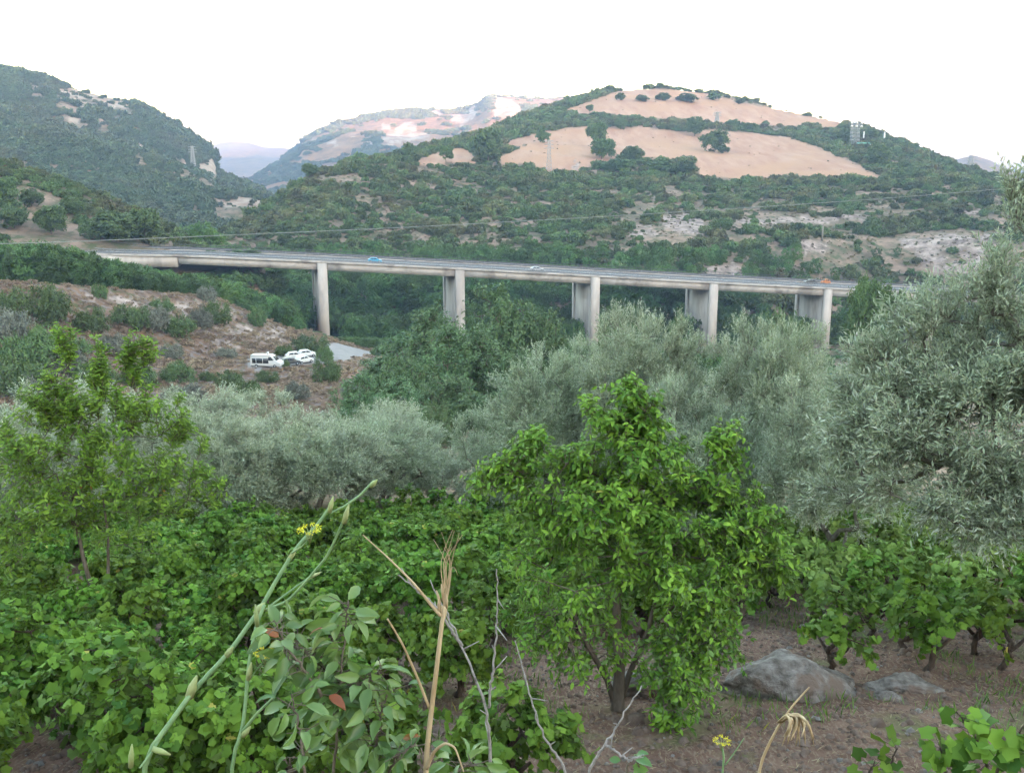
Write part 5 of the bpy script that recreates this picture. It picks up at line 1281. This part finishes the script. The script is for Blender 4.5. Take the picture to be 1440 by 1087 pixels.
stem(root, 'branch', [(230, 1030, 1.97), (215, 1055, 1.95), (196, 1080, 1.93)], 5, 4, 'fennel', origin=og)
for a in [(463, 720, 2.1, 7, 22, (.25, -1)), (521, 684, 2.1, 7, 14, (.7, -.7)), (484, 735, 1.95, 8, 26, (.25, -1)), (436, 812, 2.05, 5, 16, (1, -.5)), (266, 980, 2.0, 13, 30, (.35, -1)), (318, 922, 2.02, 9, 16, (.6, -.8)), (361, 862, 2.05, 12, 18, (.6, -.8)), (214, 1052, 1.95, 9, 26, (1, .35)), (405, 788, 2.08, 7, 20, (.6, -.8)), (184, 1078, 1.95, 8, 32, (.05, -1))]:
    node_bulge(root, *a, og)
umbel(root, 435, 752, 2.0, 28, og, rng); stem(root, 'umbel_stalk', [(410, 778, 2.05), (425, 768, 2.02), (435, 756, 2.0)], 4, 3, 'fennel', origin=og)
B1 = at(318, 1087, 1.9); B1[2] = hz(B1[0], B1[1]); og = B1
root = empty('fennel', B1, 0, 'second fennel stalk rising upright just right of the leaning one', 'wild fennel')
stem(root, 'stem', [(318, 1087, 1.9), (341, 1028, 1.92), (346, 980, 1.95), (350, 930, 1.97), (360, 880, 2.0), (372, 850, 2.02)], 8, 7, 'fennel', True, origin=og)
stem(root, 'branch', [(341, 1028, 1.92), (362, 1002, 1.9), (385, 980, 1.88)], 7, 5, 'fennel', origin=og)
for a in [(341, 1034, 1.92, 9, 16, (.7, -.8)), (349, 955, 1.96, 8, 24, (.2, -1)), (362, 880, 2.0, 7, 30, (-.1, -1))]: node_bulge(root, *a, og)
umbel(root, 372, 926, 1.95, 26, og, rng, 6); stem(root, 'umbel_stalk', [(351, 955, 1.97), (362, 940, 1.96), (371, 930, 1.95)], 3, 2, 'fennel', origin=og)
B1 = at(1016, 1087, 2.6); B1[2] = hz(B1[0], B1[1]); og = B1
root = empty('fennel', B1, 0, 'small fennel tip with a yellow flower head, at the bottom edge over bare soil', 'wild fennel')
stem(root, 'stem', [(1016, 1087, 2.6), (1018, 1066, 2.6), (1016, 1052, 2.6)], 5, 4, 'fennel', True, origin=og)
stem(root, 'branch', [(1020, 1075, 2.6), (1034, 1056, 2.6), (1046, 1038, 2.6)], 3, 2, 'fennel', origin=og)
umbel(root, 1015, 1047, 2.6, 22, og, rng, 8)
# dry stalks
B2 = at(595, 1087, 1.8); B2[2] = hz(B2[0], B2[1]); og = B2
root = empty('dry_grass_stalk', B2, 0, 'thick straw-coloured dry stalk with forked tip in the middle foreground', 'dry grass')
stem(root, 'stem', [(597, 1087, 1.8), (604, 1020, 1.81), (614, 940, 1.83), (621, 880, 1.84), (625, 852, 1.85)], 13, 8, 'straw', True, origin=og)
stem(root, 'branch', [(620, 866, 1.84), (606, 850, 1.85), (582, 820, 1.86), (548, 786, 1.88), (510, 752, 1.9)], 8, 2, 'straw', origin=og)
stem(root, 'branch', [(604, 996, 1.82), (586, 950, 1.8), (566, 905, 1.78), (545, 870, 1.76)], 7, 4, 'straw', origin=og)
stem(root, 'branch', [(600, 1080, 1.8), (610, 1056, 1.78), (626, 1044, 1.76), (640, 1050, 1.75), (652, 1085, 1.74)], 9, 3, 'straw', origin=og)
mb = MB()
for q in range(9):
    x0 = 620 + rng.uniform(-5, 10); P = PT([(624, 858, 1.85), (x0 + 2, 830, 1.85), (x0 + rng.uniform(-10, 14), 790, 1.85), (x0 + rng.uniform(-14, 22), 745 + rng.uniform(0, 70), 1.85)]); mb.tube(smooth_line(P, 10) - og, np.linspace(.0016, .0004, 10), 4)
obj('awn', mb.mesh('awn', M['straw']), root)
mb = MB()
for q in range(8):
    a = at(620 + rng.uniform(-4, 9), 875 - q * 5, 1.85) - og; b = a + np.array([rng.normal() * .006, rng.normal() * .006, .03]); mb.tube([a, (a + b) / 2, b], [.0015, .0035, .001], 5)
obj('husk', mb.mesh('husk', M['straw']), root)
B2 = at(1062, 1087, 2.3); B2[2] = hz(B2[0], B2[1]); og = B2
root = empty('dry_grass_stalk', B2, 0, 'straw-coloured dry stalk with a drooping bleached head, bottom right over the bare soil', 'dry grass')
stem(root, 'stem', [(1064, 1087, 2.3), (1080, 1048, 2.3), (1096, 1018, 2.3), (1116, 990, 2.3), (1138, 966, 2.3)], 8, 3, 'straw', True, origin=og)
mb = MB()
for q in range(16):
    dx = rng.uniform(-8, 26); P = PT([(1096 + rng.uniform(-4, 5), 1016, 2.3), (1108 + dx * .4, 1003 + rng.uniform(-4, 4), 2.28 + rng.normal() * .02), (1118 + dx * .7, 1012, 2.26 + rng.normal() * .03), (1118 + dx + rng.uniform(-20, 5), 1046 + rng.uniform(-12, 4), 2.25 + rng.normal() * .03)])
    mb.tube(smooth_line(P, 10) - og, np.interp(np.linspace(0, 1, 10), [0, .6, 1], [.0012, .004, .001]), 4)
obj('seed_head', mb.mesh('seed_head', M['straw']), root)
# bare grey twigs
TW = [('bare forked grey twig standing right of the thick dry stalk', [[(690, 1087, 2.2), (688, 1040, 2.2), (686, 1000, 2.2), (668, 950, 2.22), (648, 905, 2.24), (630, 868, 2.26), (605, 815, 2.28)], [(687, 995, 2.2), (694, 940, 2.2), (699, 880, 2.2), (698, 800, 2.2)], [(650, 908, 2.24), (612, 850, 2.22), (560, 808, 2.2)]], 7),
      ('bare grey twig rising left of the fruit tree trunk', [[(800, 1087, 2.5), (782, 1062, 2.5), (762, 1030, 2.5), (748, 990, 2.5), (738, 945, 2.52), (724, 900, 2.54)]], 6),
      ('bare grey twig slanting right at the bottom middle', [[(824, 1087, 2.4), (850, 1048, 2.4), (874, 1010, 2.42), (902, 964, 2.44)], [(852, 1046, 2.4), (884, 1070, 2.38), (905, 1060, 2.38)]], 7)]
for lab, lines, w_ in TW:
    B3 = at(*lines[0][0]); B3[2] = hz(B3[0], B3[1]); og = B3; root = empty('bare_twig', B3, 0, lab, 'twig', 'bare dry twigs on the bank')
    for li, ln in enumerate(lines):
        P = PT(ln)
        if li == 0: P = rooted(P)
        Q = smooth_line(P, 30); Q[1:-1] += rng.normal(size=(28, 3)) * .0018
        mb = MB(); mb.tube(Q - og, np.linspace(px2(w_ if li == 0 else w_ * .7, 2.2), px2(1.8, 2.2), 30), 6)
        for q in range(4, 28, 4 if li == 0 else 5):
            d = unit(rng.normal(size=3) + [0, 0, .6]) * rng.uniform(.015, .05); mb.tube([Q[q] - og, Q[q] - og + d * .5, Q[q] - og + d], [.0022, .0016, .0009], 5)
        obj('stem' if li == 0 else 'branch', mb.mesh('stem', M['twig'], True), root)
# leafy sapling shoots in the lower middle
def sapling(lab, stems, leaf, density, seed, mat='pear_leaf', tmpl=None, cat='sapling', name='pear_sapling', stemmat='bark', w_=6, up=-.1, spread=.035, fold=.12, grp=None):
    rng = np.random.default_rng(seed); B = at(*stems[0][0]); B[2] = hz(B[0], B[1]); root = empty(name, B, 0, lab, cat, grp)
    fol = MB()
    for si, ln in enumerate(stems):
        P = PT(ln)
        if si == 0 or ln[0][1] > 1080: P = rooted(P)
        Q = smooth_line(P, 30); Q[2:-1] += rng.normal(size=(27, 3)) * .002; mb = MB(); mb.tube(Q - B, np.linspace(px2(w_, ln[0][2]), px2(2, ln[-1][2]), 30), 6)
        lo = 8 if (si == 0 or ln[0][1] > 1080) else 1
        n = int(density * (1 if si == 0 else .8)); s = rng.uniform(lo, 29, n); i0 = s.astype(int); i1 = np.minimum(i0 + 1, 29); pp = Q[i0] + (Q[i1] - Q[i0]) * (s - i0)[:, None]
        out_ = unit(rng.normal(size=(n, 3)) * [1, .8, .35] + [0, -.15, .1]); pet = rng.uniform(.4, 1.3, n) * spread
        q = pp + out_ * pet[:, None]
        mb.frusta(pp - B, q - B, .0011, .0009, 4)
        obj('stem', mb.mesh('stem', M[stemmat], True), root)
        ax = unit(out_ + [0, 0, -.45] + rng.normal(size=(n, 3)) * .3)
        fol.leaves(q - B, ax, unit(rng.normal(size=(n, 3)) * .6 + [0, -.5, .9]), leaf * rng.uniform(.6, 1.2, n), tmpl or T_leaf(.62, .10, -.22), rng.random(n))
    obj('foliage', fol.mesh('foliage', M[mat], True), root); return root
sapling('leafy sapling with curled oval leaves and dark stems in the lower middle foreground', [[(470, 1087, 1.9), (474, 1020, 1.9), (480, 950, 1.92), (486, 880, 1.94), (490, 845, 1.95)], [(474, 1010, 1.9), (440, 960, 1.88), (405, 910, 1.86), (385, 872, 1.85)], [(480, 960, 1.92), (440, 925, 1.95), (410, 900, 1.98)],
         [(525, 1087, 1.85), (530, 1040, 1.85), (536, 1000, 1.86), (545, 970, 1.87)], [(478, 985, 1.92), (510, 960, 1.9), (540, 940, 1.9)]], .052, 66, 5, tmpl=T_leaf(.46, .10, -.25))
sapling('low sapling shoot of pale curled leaves at the bottom edge, left of the dry stalk', [[(430, 1087, 1.75), (425, 1050, 1.75), (418, 1010, 1.76), (410, 975, 1.77)], [(545, 1087, 1.8), (560, 1060, 1.8), (585, 1045, 1.8)], [(640, 1087, 1.85), (655, 1075, 1.85), (668, 1072, 1.85)]], .048, 26, 6, tmpl=T_leaf(.46, .10, -.25))
sapling('vine shoot with broad lobed leaves at the bottom right corner', [[(1390, 1087, 3.6), (1385, 1060, 3.6), (1365, 1025, 3.6), (1345, 1000, 3.6)], [(1400, 1087, 3.5), (1420, 1050, 3.5), (1440, 1020, 3.5)], [(1330, 1087, 3.7), (1325, 1065, 3.7), (1322, 1050, 3.7)]], .06, 40, 7, 'vine_leaf', T_vine(), 'vine shoot', 'vine_shoot', 'vine_bark', spread=.05)
sapling('few small vine leaves at the bottom edge over the bare soil', [[(1240, 1120, 3.6), (1245, 1090, 3.6), (1255, 1066, 3.6), (1262, 1052, 3.6)], [(1215, 1110, 3.6), (1222, 1085, 3.6), (1230, 1070, 3.6)]], .055, 16, 8, 'vine_leaf', T_vine(), 'vine shoot', 'vine_shoot', 'vine_bark', spread=.05)
sapling('small green weed at the bottom edge beside the slanting twig', [[(880, 1087, 2.5), (884, 1070, 2.5), (886, 1058, 2.5)], [(905, 1095, 2.5), (900, 1080, 2.5), (895, 1068, 2.5)]], .045, 7, 9, 'pear_leaf', None, 'weed', 'weed', spread=.02)

# ------------------------------------------------------------------ haze, light, camera
hm = bpy.data.materials.new('haze'); hm.use_nodes = True; nt = hm.node_tree; nt.nodes.clear()
o_ = nt.nodes.new('ShaderNodeOutputMaterial'); pv = nt.nodes.new('ShaderNodeVolumePrincipled')
pv.inputs['Color'].default_value = (.48, .64, 1, 1); pv.inputs['Density'].default_value = HAZE; pv.inputs['Anisotropy'].default_value = .1
nt.links.new(pv.outputs[0], o_.inputs['Volume'])
zl = float(GZ.min()) - 1; zh = float(GZ.max()) + 40
mb = MB(); mb.box((0, 0, (zl + zh) / 2), (20000, 20000, zh - zl))
hme = mb.mesh('haze', hm); tag(obj('haze', hme), 'thin bluish evening haze in the valley air', 'haze', None, 'stuff')

SUN_EL, SUN_AZ = math.radians(SUNE), math.radians(SUNA)     # azimuth clockwise from +Y
w = bpy.data.worlds.new('World'); sc.world = w; w.use_nodes = True; nt = w.node_tree
bg = nt.nodes['Background']; sky = nt.nodes.new('ShaderNodeTexSky'); sky.sky_type = 'NISHITA'; sky.sun_disc = False
sky.sun_elevation = SUN_EL; sky.sun_rotation = SUN_AZ; sky.air_density = 1.0; sky.dust_density = DUST; sky.ozone_density = OZ
nt.links.new(sky.outputs[0], bg.inputs['Color']); bg.inputs['Strength'].default_value = SKYS
sl = bpy.data.lights.new('sun', 'SUN'); sl.energy = SUNS; sl.angle = math.radians(.53); sl.color = (1, .52, .34)
so = bpy.data.objects.new('sun', sl); COL.objects.link(so)
dv = Vector((math.sin(SUN_AZ) * math.cos(SUN_EL), math.cos(SUN_AZ) * math.cos(SUN_EL), math.sin(SUN_EL)))
so.rotation_euler = dv.to_track_quat('Z', 'Y').to_euler(); so.location = (0, -20, 60)
cam = bpy.data.cameras.new('camera'); cam.sensor_width = 36; cam.lens = 36 * F / 1440; cam.clip_start = .05; cam.clip_end = 20000
co = bpy.data.objects.new('camera', cam); COL.objects.link(co); co.rotation_euler = (PI / 2 - PITCH, 0, 0); sc.camera = co
sc.view_settings.view_transform = 'Standard'; sc.view_settings.look = 'None'; sc.view_settings.exposure = EXPO; sc.view_settings.gamma = 1
sc.view_settings.use_curve_mapping = False
sc.cycles.max_bounces = 5; sc.cycles.diffuse_bounces = 1; sc.cycles.glossy_bounces = 2; sc.cycles.transmission_bounces = 3; sc.cycles.volume_bounces = 0
sc.cycles.use_denoising = True; sc.cycles.caustics_reflective = False; sc.cycles.caustics_refractive = False
sc.cycles.use_adaptive_sampling = True; sc.cycles.adaptive_threshold = .02
